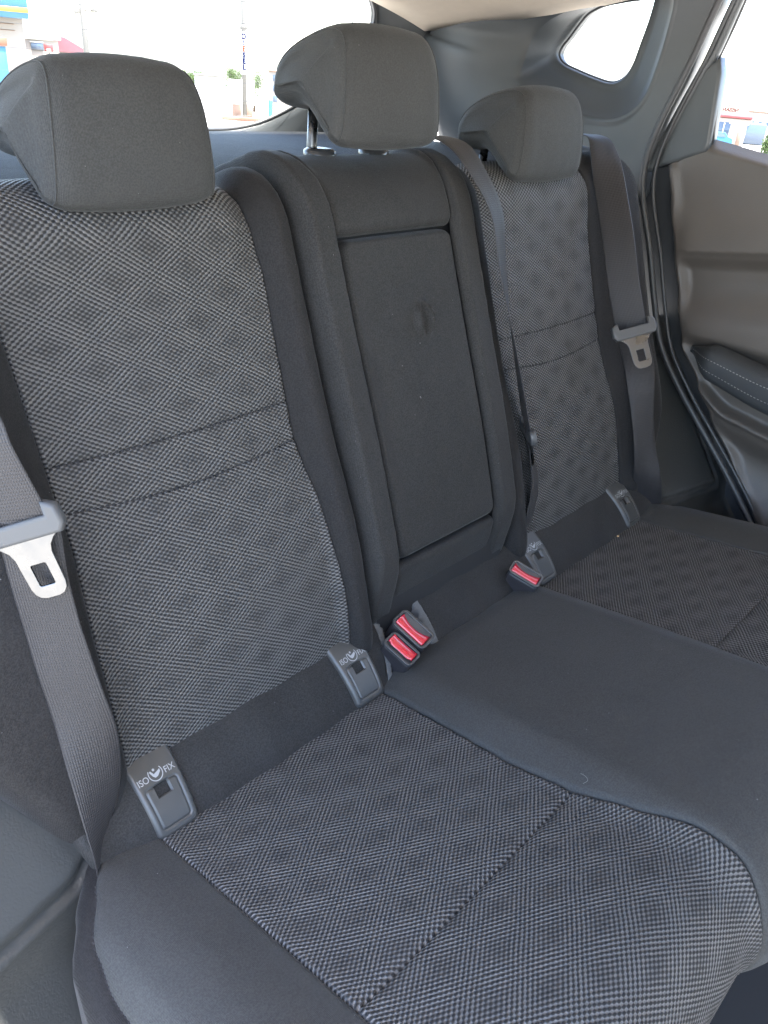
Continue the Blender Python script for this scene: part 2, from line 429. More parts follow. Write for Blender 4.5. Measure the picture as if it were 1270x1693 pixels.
def centre_backrest():
    root = thing('rear_seat_section', 'plain black centre backrest with folded armrest and strap-loop bulge, between two patterned backrests', 'seat back', 'sections of the rear seat back')
    for s in (-1, 1):
        sgn_panel(s, 'side_strip', root, MAT['armfab'], back_pos, table([(0, 0.100), (0.5, 0.1005), (0.56, 0.102), (0.62, 0.115), (0.7, 0.12)]), GRV, const(-0.05), const(QTOP), H_cen, (0.008, 0.009), (0.012, 0.036), None, None, nu=26, nv=110)
    panel('top_panel', root, MAT['armfab'], back_pos, lambda v: -table([(0, 0.100), (0.5, 0.1005), (0.56, 0.102), (0.62, 0.115), (0.7, 0.12)])(v), lambda v: table([(0, 0.100), (0.5, 0.1005), (0.56, 0.102), (0.62, 0.115), (0.7, 0.12)])(v), const(0.529), const(QTOP), H_cen, (0.008, 0.009), (0.008, 0.009), (0.014, 0.014), None, nu=50, nv=40)
    panel('armrest', root, MAT['armfab'], back_pos, const(-ARM_W), const(ARM_W), const(ARM_B), const(ARM_T), H_arm, nu=110, nv=170)
    panel('lower_panel', root, MAT['armfab'], back_pos, const(-0.1), const(0.1), const(-0.05), const(0.141), H_cen, (0.008, 0.009), (0.008, 0.009), None, (0.014, 0.014), nu=50, nv=40)
    vs = [back_pos(-0.15, -0.05, -0.03), back_pos(0.15, -0.05, -0.03), back_pos(-0.15, 0.6, -0.11), back_pos(0.15, 0.6, -0.11)]
    link_mesh('rear_shell', vs, [(0, 1, 3, 2)], MAT['carpet'], root, False)
    # bottom of the groove round the armrest
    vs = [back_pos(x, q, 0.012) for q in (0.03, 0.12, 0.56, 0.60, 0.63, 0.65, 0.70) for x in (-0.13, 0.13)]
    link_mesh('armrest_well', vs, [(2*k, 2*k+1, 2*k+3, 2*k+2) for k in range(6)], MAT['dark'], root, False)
    for x in (-0.045, 0.045):
        c = back_pos(x, TOP-RT+RT*1.35, 0.030)
        tube('post_collar', [c-Vector((0, 0, 0.01)), c+Vector((0, 0, 0.004)), c+Vector((0, 0, 0.007))], lambda f: 0.019 if f < 0.9 else 0.015, MAT['rim'], root, 20)
    root_at(root, (0, 0, 0)); return root
side_backrest(-1, 'patterned backrest nearest the camera, behind the largest headrest and the bright buckle tongue')
centre_backrest()
side_backrest(1, 'patterned backrest farthest from the camera, beside the far door trim')

# ================================================================== CUSHION
CA = R(9.5); FR, QF = 0.070, 0.432
def cush_pos(x, q, h):
    if q < QF: y, z, ny, nz = -q*math.cos(CA), 0.005+q*math.sin(CA), -math.sin(CA)*0+math.sin(CA)*0, 1.0
    else:
        f = (q-QF)/FR; lim = math.pi/2+CA+0.7
        g = min(f, lim)
        by, bz = -QF*math.cos(CA), 0.005+QF*math.sin(CA)
        d = Vector((0, -math.cos(CA), math.sin(CA))); n = Vector((0, math.sin(CA), math.cos(CA)))
        p = Vector((0, by, bz)) - n*FR + d*(FR*math.sin(g)) + n*(FR*math.cos(g))
        nn = d*math.sin(g)+n*math.cos(g)
        if f > lim: p += Vector((0, 0.64, -0.77))*((f-lim)*FR)
        return Vector((x, 0, 0)) + p + nn*h
    return Vector((x, y, z)) + Vector((0, math.sin(CA), math.cos(CA)))*h
QMAX = QF+FR*(math.pi/2+CA)+0.16
CI_A = table([(0.0, 0.172), (0.06, 0.170), (0.16, 0.171), (0.25, 0.173), (0.32, 0.168), (0.38, 0.156), (0.43, 0.145), (0.47, 0.143), (0.52, 0.155), (0.60, 0.165), (0.9, 0.17)])
CI_B = table([(0.0, 0.480), (0.06, 0.476), (0.16, 0.473), (0.28, 0.470), (0.40, 0.468), (0.5, 0.475), (0.9, 0.48)])
CO_B = table([(0.0, 0.520), (0.045, 0.530), (0.08, 0.552), (0.12, 0.576), (0.17, 0.586), (0.25, 0.588), (0.45, 0.588), (0.9, 0.585)])
def H_cush(x, q):
    a = abs(x)
    cen = 0.020*ss((0.185-a)/0.06)*ss((q-0.0)/0.08)
    u = (a-0.32)/0.155
    dish = -0.004*max(0, 1-u*u)*math.exp(-((q-0.2)/0.15)**2) + 0.006*math.exp(-((q-0.40)/0.06)**2)*max(0, 1-u*u)
    bol = 0.012*math.exp(-((a-0.535)/0.05)**2)
    return cen+dish+bol
def H_out(x, q):
    a = abs(x); return H_cush(x, q) - 0.02*ss((a-0.56)/0.05)
cushion = thing('seat_cushion', 'long black rear bench cushion with two patterned seating inserts and a plain middle', 'seat cushion')
CSEAM = 0.320
for s in (-1, 1):
    sgn_panel(s, 'rear_insert', cushion, MAT['weave'], cush_pos, CI_A, CI_B, const(0.02), const(CSEAM), H_cush, (0.006, 0.007), SEAM, None, (0.014, 0.0050), nu=60, nv=50, uvoff=(0.01*s, 0.01))
    sgn_panel(s, 'front_insert', cushion, MAT['weave'], cush_pos, CI_A, CI_B, const(CSEAM), const(QMAX), H_cush, (0.006, 0.007), SEAM, (0.010, 0.0045), None, nu=60, nv=60, uvoff=(0.02*s, 0.023))
    sgn_panel(s, 'side_bolster', cushion, MAT['seatfab_lit'], cush_pos, CI_B, CO_B, const(0.02), const(QMAX), H_out, SEAM, (0.005, 0.004), None, None, nu=40, nv=70)
    def side_pos(x, q, h):   # flank of the cushion: falls away below the outer seam
        a = CO_B(q); d = abs(x)-a
        p = cush_pos(s*a, q, H_out(s*a, q)-0.004); ang = min(d/0.022, 1.35)
        return p + Vector((s*0.022*math.sin(ang), 0, -0.022*(1-math.cos(ang)) - max(0, d-0.0297)))
    sgn_panel(s, 'bolster_flank', cushion, MAT['fabric'], side_pos, CO_B, lambda v: CO_B(v)+0.22, const(0.02), const(QMAX-0.1), const(0), None, None, None, None, nu=30, nv=60)
    pts = [cush_pos(s*CO_B(0.07+0.43*i/80), 0.07+0.43*i/80, H_out(s*CO_B(0.07+0.43*i/80), 0.07+0.43*i/80)-0.0035) for i in range(81)]
    stitches('stitching', cushion, pts, [Vector((0, 0.1, 1)).normalized()]*81, r=0.0009, length=0.003)
panel('middle_panel', cushion, MAT['seatfab_lit'], cush_pos, lambda v: -CI_A(v), lambda v: CI_A(v), const(0.0), const(QMAX), H_cush, (0.006, 0.006), (0.006, 0.006), None, None, nu=70, nv=90)

# strip between cushion and backrest
SA, SC_, SB = Vector((0, -0.064, 0.004)), Vector((0, -0.045, 0.050)), Vector((0, 0.012, 0.075))
def strip_pos(x, b, h):
    k = 1-b
    p = SA*(k*k)+SC_*(2*k*b)+SB*(b*b); d = ((SC_-SA)*k+(SB-SC_)*b).normalized(); n = Vector((0, -d.z, d.y))
    return Vector((x, p.y, p.z)) + n*h
SLEN = sum((strip_pos(0, (i+1)/40, 0)-strip_pos(0, i/40, 0)).length for i in range(40))
def strip_mm(x, c, h):   # c metres along the strip from its front edge
    return strip_pos(x, c/SLEN, h)
def H_strip(x, b): return 0.0015*math.sin(x*37+1)*math.sin(3*b) + 0.001*math.sin(x*90)
GL = table([(0, -0.158), (1, -0.128)]); GR = table([(0, -0.062), (1, -0.056)])
panel('rear_strip', cushion, MAT['armfab'], strip_pos, lambda v: -0.535-0.02*v, GL, const(0), const(1), H_strip, (0.01, 0.01), (0.006, 0.008), None, None, nu=70, nv=24)
panel('rear_strip', cushion, MAT['armfab'], strip_pos, GR, lambda v: 0.555+0.02*v, const(0), const(1), H_strip, (0.006, 0.008), (0.01, 0.01), None, None, nu=90, nv=24)
# cut felt edge round the buckle gap
def ragged(name, f, side, parent):
    vs, fs = [], []; n = 60
    for i in range(n+1):
        b = i/n; wv = 0.0065+0.003*random.random(); x = f(b)
        h0 = -0.001-0.003*random.random()
        vs += [strip_pos(x-side*0.003, b, 0.001*random.random()), strip_pos(x+side*wv*0.5, b, 0.0015*random.random()), strip_pos(x+side*wv, b, h0), strip_pos(x+side*(wv+0.002), b, -0.03)]
    for i in range(n):
        for k in range(3): fs.append((i*4+k, i*4+k+1, i*4+5+k, i*4+4+k))
    return link_mesh(name, vs, fs, MAT['felt'], parent)
ragged('cut_felt_edge', GL, 1, cushion); ragged('cut_felt_edge', GR, -1, cushion)
vs = [(-0.17, -0.07, -0.02), (-0.05, -0.07, -0.02), (-0.17, 0.05, -0.01), (-0.05, 0.05, -0.01)]
link_mesh('buckle_well', vs, [(0, 1, 3, 2)], MAT['carpet'], cushion, False)
bevel_box('bracket', (0.075, 0.03, 0.03), MAT['housing'], cushion, 0.004, 3, frame((-0.095, 0.035, 0.022), Vector((1, 0, 0)), Vector((0, 0.94, 0.34)), Vector((0, -0.34, 0.94))))

# isofix covers
def isofix(xc, big):
    W0, W1 = 0.0265, 0.0235; C0, C1 = 0.010, 0.094
    part = None
    def half(c): return lerp(W1, W0, (c-C0)/(C1-C0))
    def hgt(a, c):
        hw = half(c); dx = hw-abs(a); d0 = c-C0
        d = min(dx, d0)
        r = 0.009
        if dx < r and d0 < r: d = r-math.hypot(r-dx, r-d0)
        h = 0.0045 - round_tuck(max(d, 0), 0.006, 0.0075) if d > 0 else -0.003
        # groove of the flap
        fw = hw-0.0085; f0, f1 = C0+0.011, C1-0.031
        ex, ey = abs(a)-fw, abs(c-(f0+f1)/2)-(f1-f0)/2
        sd = max(ex, ey) if not (ex > -0.004 and ey > -0.004) else math.hypot(max(ex+0.004, 0), max(ey+0.004, 0))-0.004
        h -= 0.0016*math.exp(-(sd/0.0009)**2)
        if sd < 0: h += 0.0005-0.0012*math.exp(-((c-(f0+0.02))/0.018)**2)*0.4
        # window
        wx, wy = abs(a)-0.0072, abs(c-(f1-0.006))-0.0058
        if max(wx, wy) < 0: h -= 0.0115
        return h
    vs, fs, nu, nv = [], [], 64, 96
    for j in range(nv+1):
        c = lerp(C0, C1, j/nv)
        for i in range(nu+1):
            a = half(c)*(2*i/nu-1); vs.append(strip_mm(xc+a, c, hgt(a, c)))
    for j in range(nv):
        for i in range(nu): k = j*(nu+1)+i; fs.append((k, k+1, k+nu+2, k+nu+1))
    part = link_mesh('isofix_cover', vs, fs, MAT['cover'], cushion)
    f1 = C1-0.031
    fl = [strip_mm(xc+a, c, -0.0065) for c in (f1-0.013, f1+0.001) for a in (-0.008, 0.008)]
    link_mesh('anchor_slot', fl, [(0, 1, 3, 2)], MAT['dark'], part, False)
    bar = [strip_mm(xc-0.007, f1-0.008, -0.0045), strip_mm(xc+0.007, f1-0.008, -0.0045)]
    tube('anchor_bar', bar, 0.0022, MAT['rim'], part, 10)
    # printed ISO symbol FIX
    vs, fs = [], []
    def put(v2, f2):
        k = len(vs); vs.extend(v2); fs.extend(tuple(i+k for i in f) for f in f2)
    yb = C1-0.0255
    for word, ax, rot in (('ISO', -0.0142, 0), ('FIX', 0.0142, 0)):
        tv, tf = text_mesh(word, 0.0086, 'CENTER', 0.00005)
        put([strip_mm(xc+ax+v.x*0.92, yb+v.y, 0.0049) for v in tv], tf)
    cyi = yb+0.0045; ring = []
    n = 28
    for k in range(n+1):
        an = R(-215+250*k/n)
        for r in (0.0066, 0.0075): ring.append(strip_mm(xc+r*math.cos(an), cyi+r*math.sin(an), 0.0049))
    put(ring, [(2*k, 2*k+1, 2*k+3, 2*k+2) for k in range(n)])
    seat = [(-0.0052, 0.0030), (-0.0038, 0.0038), (-0.0018, -0.0002), (0.0030, 0.0012), (0.0054, 0.0022), (0.0050, -0.0004), (0.0010, -0.0034), (-0.0018, -0.0038), (-0.0036, -0.0016)]
    put([strip_mm(xc+p[0], cyi+p[1], 0.0049) for p in seat], [tuple(range(len(seat)))])
    hd = [strip_mm(xc-0.0005+0.0013*math.cos(k*0.7854), cyi+0.0035+0.0013*math.sin(k*0.7854), 0.0049) for k in range(8)]
    put(hd, [tuple(range(8))])
    link_mesh('lettering', vs, fs, MAT['print'], part, False)
for xc in (-0.456, -0.190, 0.192, 0.460): isofix(xc, xc < 0)
root_at(cushion, (0, -0.25, -0.2))

# ================================================================== HEADRESTS
HPROF = [(.153, .652), (.1435, .628), (.139, .595), (.139, .562), (.147, .546), (.166, .542), (.184, .554), (.204, .571), (.220, .578), (.246, .575), (.265, .580), (.273, .595), (.271, .617), (.256, .638), (.226, .655), (.190, .665), (.168, .664)]
def headrest(xc, dz, label, posts):
    root = thing('headrest', label, 'headrest', 'headrests of the rear bench')
    prof = spline([(0, a, b) for a, b in HPROF], 5, True); n = len(prof)
    nrm = []
    for i in range(n):
        d = (prof[(i+1) % n]-prof[i-1]).normalized(); nrm.append(Vector((0, d.z, -d.y)))
    cen = sum(prof, Vector())/n
    if (prof[2]-cen).dot(nrm[2]) < 0: nrm = [-v for v in nrm]
    def width(p):
        f = (p.z-0.542)/0.123; return lerp(0.0885, 0.080, ss(f)) - 0.006*max(0, (f-0.6)/0.4)**2
    RE = 0.030
    st = []
    for k in range(9): st.append((k/8*0.64, 0.0028*(k/8)**2))
    for k in range(1, 9):
        an = math.pi/2*k/8; st.append((0.64+0.36*math.sin(an), 0.0028+RE*(1-math.cos(an))*0.72))
    st = [(-a, b) for a, b in st[:0:-1]]+st
    vs, fs = [], []
    for a, ins in st:
        for p, nn in zip(prof, nrm):
            q = p-nn*ins; vs.append(Vector((a*width(p), q.y, q.z)))
    m_ = len(st)
    for i in range(m_-1):
        for k in range(n): fs.append((i*n+k, i*n+(k+1) % n, (i+1)*n+(k+1) % n, (i+1)*n+k))
    for e, s in ((0, -1), (m_-1, 1)):
        prev = e*n
        for f in (0.25, 0.5, 0.75):
            r1 = len(vs)
            for k in range(n):
                b = vs[e*n+k]; q = b.lerp(Vector((s*0.084, cen.y, cen.z+0.006)), f); q.x = s*(lerp(abs(b.x), 0.084, f)+0.009*math.sin(math.pi/2*f)); vs.append(q)
            for k in range(n): fs.append((prev+k, prev+(k+1) % n, r1+(k+1) % n, r1+k))
            prev = r1
        c = len(vs); vs.append(Vector((s*0.0932, cen.y, cen.z+0.006)))
        for k in range(n): fs.append((prev+k, prev+(k+1) % n, c))
    off = Vector((xc, 0, dz))
    o = link_mesh('pad', [v+off for v in vs], fs, MAT['headfab_glare'], root)
    bm = bmesh.new(); bm.from_mesh(o.data); bmesh.ops.recalc_face_normals(bm, faces=bm.faces[:]); bm.to_mesh(o.data); bm.free()
    ks = [k for k in range(22, -1, -1)] + [k for k in range(n-1, n-26, -1)]
    for s in (-1, 1):     # seam from under the front lip over the top to the rear
        pts = []
        an = math.pi/2*0.50; a_, ins = 0.64+0.36*math.sin(an), 0.0028+RE*(1-math.cos(an))*0.72
        for i in ks:
            q = prof[i]-nrm[i]*(ins-0.0002); pts.append(Vector((s*width(prof[i])*a_, q.y, q.z))+off)
        tube('seam_piping', pts, 0.0009, MAT['headfab_glare'], root, 6)
    for x in posts:
        p = Vector((xc+x, 0.232, 0.585+dz)); tube('post', [p, p+Vector((0, 0.004, -0.10))], 0.0062, MAT['steel'], root, 16)
    root_at(root, (xc, 0.2, 0.5+dz))
headrest(-0.322, 0.0, 'large grey headrest at the upper left, nearest the camera', (-0.05, 0.05))
headrest(0.003, 0.047, 'raised middle headrest with its steel post showing', (-0.045, 0.045))
headrest(0.342, 0.0, 'small grey headrest on the far seat, below the quarter window', (-0.05, 0.05))

# ================================================================== SEAT BELTS
def ribbon(name, cs, ws, m, parent, width=0.047, th=0.0012, n=10):
    """centres and width directions -> thin belt with rounded edges"""
    c = spline(cs, n); wd = spline(ws, n); vs, fs, uvs = [], [], []; acc = 0; N = len(c)
    for i in range(N):
        t = (c[min(i+1, N-1)]-c[max(i-1, 0)]).normalized(); a = (wd[i]-t*wd[i].dot(t)).normalized(); nn = t.cross(a)
        if i: acc += (c[i]-c[i-1]).length
        prof = [(-0.5, 0), (-0.48, 0.5), (-0.25, 0.62), (0, 0.65), (0.25, 0.62), (0.48, 0.5), (0.5, 0), (0.48, -0.5), (0.25, -0.5), (0, -0.5), (-0.25, -0.5), (-0.48, -0.5)]
        for p in prof:
            vs.append(c[i]+a*(p[0]*width)+nn*(p[1]*th)); uvs.append((p[0]*width, acc))
    k = 12
    for i in range(N-1):
        for j in range(k): fs.append((i*k+j, i*k+(j+1) % k, (i+1)*k+(j+1) % k, (i+1)*k+j))
    return link_mesh(name, vs, fs, m, parent, True, uvs)
def tongue(parent, o, xdir, ydir, sc_=1.0):
    """xdir across the belt, ydir from the belt towards the blade tip"""
    x = Vector(xdir).normalized(); y = Vector(ydir); y = (y-x*y.dot(x)).normalized(); z = x.cross(y)
    m = frame(o, x*sc_, y*sc_, z*sc_)
    out = [(-0.026, -0.002), (0.026, -0.002), (0.0265, 0.002), (0.021, 0.006), (0.0165, 0.011), (0.0145, 0.017), (0.0142, 0.030), (0.0138, 0.043), (0.0125, 0.048), (0.0095, 0.0515), (0.005, 0.053), (-0.005, 0.053), (-0.0095, 0.0515), (-0.0125, 0.048), (-0.0138, 0.043), (-0.0142, 0.030), (-0.0145, 0.017), (-0.0165, 0.011), (-0.021, 0.006), (-0.0265, 0.002)]
    t = plate('tongue', out, [rrect(0.0135, 0.0195, 0.0018, 4, 0, 0.0335)[::-1]], 0.0026, 0.0006, MAT['steel'], m, parent)
    bar = [(-0.031, -0.016), (-0.0265, -0.0185), (-0.0255, -0.009), (0.0255, -0.009), (0.0265, -0.0185), (0.031, -0.016), (0.032, -0.004), (0.029, 0.0008), (-0.029, 0.0008), (-0.032, -0.004)]
    plate('grip', bar, [], 0.011, 0.003, MAT['grip'], m, t)
    return t
nb = thing('seat_belt', 'near seat belt at the left edge with scuffed steel tongue', 'seat belt', 'rear seat belts')
def edge_ribbon(name, rows, parent):
    L = [Vector(a) for a, b in rows]; Rr = [Vector(b) for a, b in rows]
    return ribbon(name, [(a+b)/2 for a, b in zip(L, Rr)], [b-a for a, b in zip(L, Rr)], MAT['belt'], parent)
edge_ribbon('upper_webbing', [((-0.66, 0.10, 0.63), (-0.635, 0.07, 0.66)), ((-0.60, 0.068, 0.52), (-0.575, 0.040, 0.55)), ((-0.562, 0.043, 0.433), (-0.532, 0.017, 0.457)), ((-0.553, 0.036, 0.400), (-0.525, 0.004, 0.420)), ((-0.546, 0.023, 0.357), (-0.514, -0.007, 0.374)), ((-0.544, 0.022, 0.347), (-0.512, -0.008, 0.364))], nb)
edge_ribbon('lower_webbing', [((-0.542, 0.030, 0.352), (-0.506, 0.004, 0.365)), ((-0.539, 0.025, 0.336), (-0.503, -0.001, 0.349)), ((-0.538, 0.021, 0.296), (-0.506, -0.009, 0.314)), ((-0.536, 0.015, 0.253), (-0.505, -0.015, 0.270)), ((-0.537, 0.004, 0.212), (-0.501, -0.024, 0.226)), ((-0.536, -0.005, 0.180), (-0.498, -0.031, 0.192)), ((-0.534, -0.020, 0.148), (-0.497, -0.032, 0.158)), ((-0.537, -0.036, 0.108), (-0.496, -0.032, 0.108)), ((-0.538, -0.050, 0.062), (-0.504, -0.030, 0.062)), ((-0.541, -0.060, 0.018), (-0.513, -0.024, 0.018)), ((-0.542, -0.060, -0.03), (-0.514, -0.024, -0.03))], nb)
tongue(nb, (-0.5280, 0.0040, 0.3460), (0.72, -0.63, 0.34), (0.26, -0.40, -0.86), 1.0)
root_at(nb, (-0.53, -0.03, -0.03))

fb = thing('seat_belt', 'far seat belt with gleaming tongue hanging beside the far door trim', 'seat belt', 'rear seat belts')
W1, W2, W3 = (0.4, -0.85, 0.30), (0.9, -0.35, 0.1), (0.6, -0.7, 0.2)
ribbon('upper_webbing', [(0.545, 0.22, 0.600), (0.530, 0.185, 0.597), (0.511, 0.160, 0.578), (0.490, 0.130, 0.540), (0.460, 0.080, 0.467), (0.446, 0.048, 0.405), (0.443, 0.022, 0.352), (0.444, 0.018, 0.338)], [(1, -0.1, 0), (1, -0.2, 0), (0.8, -0.5, 0.1), (0.5, -0.8, 0.2), W1, W1, W1, W1], MAT['belt'], fb)
ribbon('lower_webbing', [(0.452, 0.024, 0.345), (0.466, 0.020, 0.320), (0.496, 0.010, 0.262), (0.500, -0.010, 0.194), (0.505, -0.028, 0.130), (0.514, -0.042, 0.074), (0.535, -0.046, 0.016), (0.546, -0.040, -0.03)], [W1, W1, W3, W2, W2, W3, W3, W3], MAT['belt'], fb)
tongue(fb, (0.428, 0.002, 0.340), (0.747, -0.587, 0.30), (-0.066, -0.60, -0.79), 1.0)
tube('belt_guide', [back_pos(0.515, TOP-RT+RT*1.5, 0.02), back_pos(0.55, TOP-RT+RT*1.5, 0.024), back_pos(0.59, TOP-RT+RT*1.5, 0.02)], 0.012, MAT['grip'], fb, 14)
root_at(fb, (0.555, -0.03, -0.03))

cb = thing('seat_belt', 'middle seat belt hanging edge-on between the centre and far backrests', 'seat belt', 'rear seat belts')
ribbon('upper_webbing', [(0.155, 0.22, 0.598), (0.150, 0.175, 0.594), (0.150, 0.140, 0.572), (0.164, 0.105, 0.52), (0.172, 0.090, 0.455), (0.186, 0.065, 0.36), (0.196, 0.032, 0.255), (0.198, 0.028, 0.235)], [(1, 0.1, 0), (1, 0, 0), (1, 0.15, 0), (0.95, 0.3, 0), (0.9, 0.42, 0), (0.75, 0.66, 0), (0.66, 0.75, 0), (0.66, 0.75, 0)], MAT['belt'], cb)
ribbon('lower_webbing', [(0.197, 0.034, 0.24), (0.206, 0.020, 0.20), (0.205, 0.0, 0.15), (0.196, -0.004, 0.09), (0.188, 0.0, 0.04), (0.185, 0.01, 0.0)], [(0.7, 0.7, 0), (0.8, 0.6, 0), (0.95, 0.3, 0), (1, 0.2, 0), (1, 0.1, 0), (1, 0, 0)], MAT['belt'], cb, 0.036)
tongue(cb, (0.196, 0.020, 0.226), (0.62, 0.78, 0.05), (0.25, -0.1, -0.9), 0.9)
root_at(cb, (0.185, 0.01, 0.0))

# ================================================================== BUCKLES
def buckle(o, x, z, label, crescent=True, k=1.0):
    root = thing('seat_belt_buckle', label, 'buckle', 'red-button buckles')
    x = Vector(x).normalized(); z = Vector(z); z = (z-x*z.dot(x)).normalized(); y = z.cross(x)
    m = frame(o, x*k, y*k, z*k)     # x short side, y long side, z out of the top face
    T = lambda a, b, c: m @ Matrix.Translation((a, b, c))
    bevel_box('housing', (0.0265, 0.047, 0.075), MAT['housing'], root, 0.005, 4, T(0, 0, -0.0385))
    plate('rim', rrect(0.0268, 0.0472, 0.006), [rrect(0.0228, 0.0432, 0.0045)[::-1]], 0.004, 0.0009, MAT['rim'], T(0, 0, 0.0005), root)
    # button: bar with dished long side
    vs, fs = [], []; n = 24
    for i in range(n+1):
        yy = lerp(-0.020, 0.020, i/n); e = abs(yy)/0.020
        if crescent: x0, x1 = -0.0100, lerp(0.0005, 0.0065, e**2.2); dip = 0.0
        else: x0, x1 = -0.0065+0.002*ss((e-0.7)/0.2), 0.0095; dip = 0.0022*(1-e*e)
        top = 0.0038-dip
        for xx, zz in ((x0, -0.002), (x0, top-0.0012), (x0+0.0012, top), (lerp(x0, x1, 0.45), top+0.0006), (x1-0.0012, top-0.0004), (x1, top-0.0016), (x1, -0.002)): vs.append(m @ Vector((xx, yy, zz)))
    for i in range(n):
        for k in range(6): fs.append((i*7+k, i*7+k+1, i*7+8+k, i*7+7+k))
    fs.append(tuple(range(7))); fs.append(tuple(n*7+k for k in range(7))[::-1])
    link_mesh('button', vs, fs, MAT['red'], root)
    if crescent: link_mesh('latch_slot', [m @ Vector(v) for v in ((0.0005, -0.020, 0.0012), (0.0102, -0.020, 0.0012), (0.0102, 0.020, 0.0012), (0.0005, 0.020, 0.0012))], [(0, 1, 2, 3)], MAT['grip'], root, False)
    else: link_mesh('latch_slot', [m @ Vector(v) for v in ((-0.0105, -0.020, 0.001), (-0.004, -0.020, 0.001), (-0.004, 0.020, 0.001), (-0.0105, 0.020, 0.001))], [(0, 1, 2, 3)], MAT['dark'], root, False)
    root_at(root, m @ Vector((0, 0, -0.07))); return root
buckle((-0.1035, -0.0435, 0.0665), (1, 0.12, 0.16), (-0.24, -0.44, 0.86), 'red-button buckle of the close pair, the one farther from the camera', True, 1.08)
buckle((-0.134, -0.053, 0.058), (1, 0.12, 0.16), (-0.22, -0.42, 0.88), 'red-button buckle of the close pair, the one nearer the camera', False, 0.92)
buckle((0.125, -0.057, 0.056), (1, 0.25, 0.18), (-0.20, -0.34, 0.92), 'single red-button buckle standing alone before the far seat')

# ================================================================== WHEEL ARCH TRIM (both sides)
def arch(side, label):
    root = thing('side_trim', label, 'trim panel', 'plastic trim beside the bench')
    n = Vector((-0.23*side, -0.757, 0.61)).normalized(); o = Vector((0.558*side, -0.046, 0.012))
    ex = (Vector((side, 0, 0))-n*n.x*side).normalized(); ey = n.cross(ex)*side
    if ey.z < 0: ey = -ey
    def pos(a, b, h): return o + ex*a + ey*b + n*h
    def pl(p):
        d = Vector(p)-o; return d.dot(ex), d.dot(ey)
    A = pl((0.558*side, -0.044, 0.015)); B = pl((0.725*side, -0.091, 0.02)); T2 = pl((0.745*side, 0.045, 0.188)); T1 = pl((0.650*side, 0.075, 0.200))
    # raised panel with rounded border on a base that carries on past it
    quad = [Vector((*A, 0)), Vector((*B, 0)), Vector((T2[0], T2[1]+0.05, 0)), Vector((T1[0]-0.12, T1[1]+0.05, 0)), Vector((A[0]-0.03, A[1]+0.02, 0))]
    def inside(a, b):
        d = 1e9
        for i in range(5):
            p, q = quad[i], quad[(i+1) % 5]; e = (q-p).normalized(); d = min(d, (e.x*(b-p.y)-e.y*(a-p.x)))
        return d
    vs, fs, nu, nv = [], [], 90, 110
    for j in range(nv+1):
        for i in range(nu+1):
            a, b = lerp(-0.10, 0.30, i/nu), lerp(-0.22, 0.32, j/nv); d = inside(a, b)
            h = 0.007*ss((d+0.001)/0.007) - 0.0025*math.exp(-((d+0.003)/0.002)**2) + 0.0045*math.exp(-((d+0.010)/0.004)**2)
            h -= 0.10*ss((a-0.22)/0.10)**1 + 0.02*ss((-b-0.01)/0.05)
            vs.append(pos(a, b, h))
    for j in range(nv):
        for i in range(nu): k = j*(nu+1)+i; fs.append((k, k+1, k+nu+2, k+nu+1) if side > 0 else (k+1, k, k+nu+1, k+nu+2))
    link_mesh('panel', vs, fs, MAT['plastic'], root)
    if side > 0:
        link_mesh('jamb', [(0.765, -0.9, -0.40), (0.765, 0.20, -0.40), (0.765, 0.30, 0.56), (0.765, -0.9, 0.50), (0.66, 0.30, 0.56), (0.66, 0.20, -0.4)], [(0, 1, 2, 3), (1, 5, 4, 2)], MAT['rubber'], root, False)
    root_at(root, o); return root
arch(-1, 'grained black plastic trim in the lower left corner beside the near seat belt')
arch(1, 'dark plastic trim between the far backrest and the far door')

# ================================================================== FAR DOOR
door = thing('car_door', 'far rear door with grey trim, stitched armrest and window', 'door')
EDGE = lambda z, f=table([(-0.40, -0.50), (-0.15, -0.31), (0.004, -0.165), (0.072, -0.106), (0.148, -0.044), (0.196, -0.007), (0.264, 0.044), (0.336, 0.071), (0.417, 0.099), (0.495, 0.127), (0.566, 0.150), (0.606, 0.160)]): f(z)+0.010
RIDGE = table([(-0.6, 0.135), (-0.30, 0.142), (-0.162, 0.148), (-0.081, 0.161), (-0.007, 0.196), (0.02, 0.225), (0.044, 0.264), (0.1, 0.36)])
def door_x(y, z):
    ed = EDGE(z)-y; k = ss((ed-0.004)/0.035)
    cre = 0.415+(0.11-y)*0.155
    up = ss((z-cre)/0.004)
    x = 0.712 + 0.030*ss((z-0.585)/0.03)
    dx = 0.014*up*ss((z-cre)/0.10) - 0.006*up
    dx += (1-up)*(0.020*ss((cre-z)/0.03) - 0.026*ss((cre-0.045-z)/0.09))
    r = RIDGE(y)
    dx += 0.018*ss((0.29-z)/0.03)*(1-ss((r+0.012-z)/0.014)) - 0.010*math.exp(-((z-r)/0.007)**2) + 0.022*ss((r-0.01-z)/0.05) - 0.03*ss((r-0.06-z)/0.12)
    return x + dx*k + 0.040*max(0, 1-ed/0.020)**2 + 0.05*ss((z-0.55)/0.05)*ss((0.04-ed)/0.03)
vs, fs, nu, nv = [], [], 110, 240
for j in range(nv+1):
    z = lerp(-0.38, 0.606, j/nv)
    for i in range(nu+1):
        f = (i/nu)**1.7; y = lerp(EDGE(z), -0.75, f); vs.append((door_x(y, z), y, z+0.0*f if z < 0.55 else z-0.14*(EDGE(z)-y-0.08 if EDGE(z)-y > 0.08 else 0)*ss((z-0.55)/0.05)))
for j in range(nv):
    for i in range(nu): k = j*(nu+1)+i; fs.append((k, k+1, k+nu+2, k+nu+1))
link_mesh('inner_panel', vs, fs, MAT['door'], door)
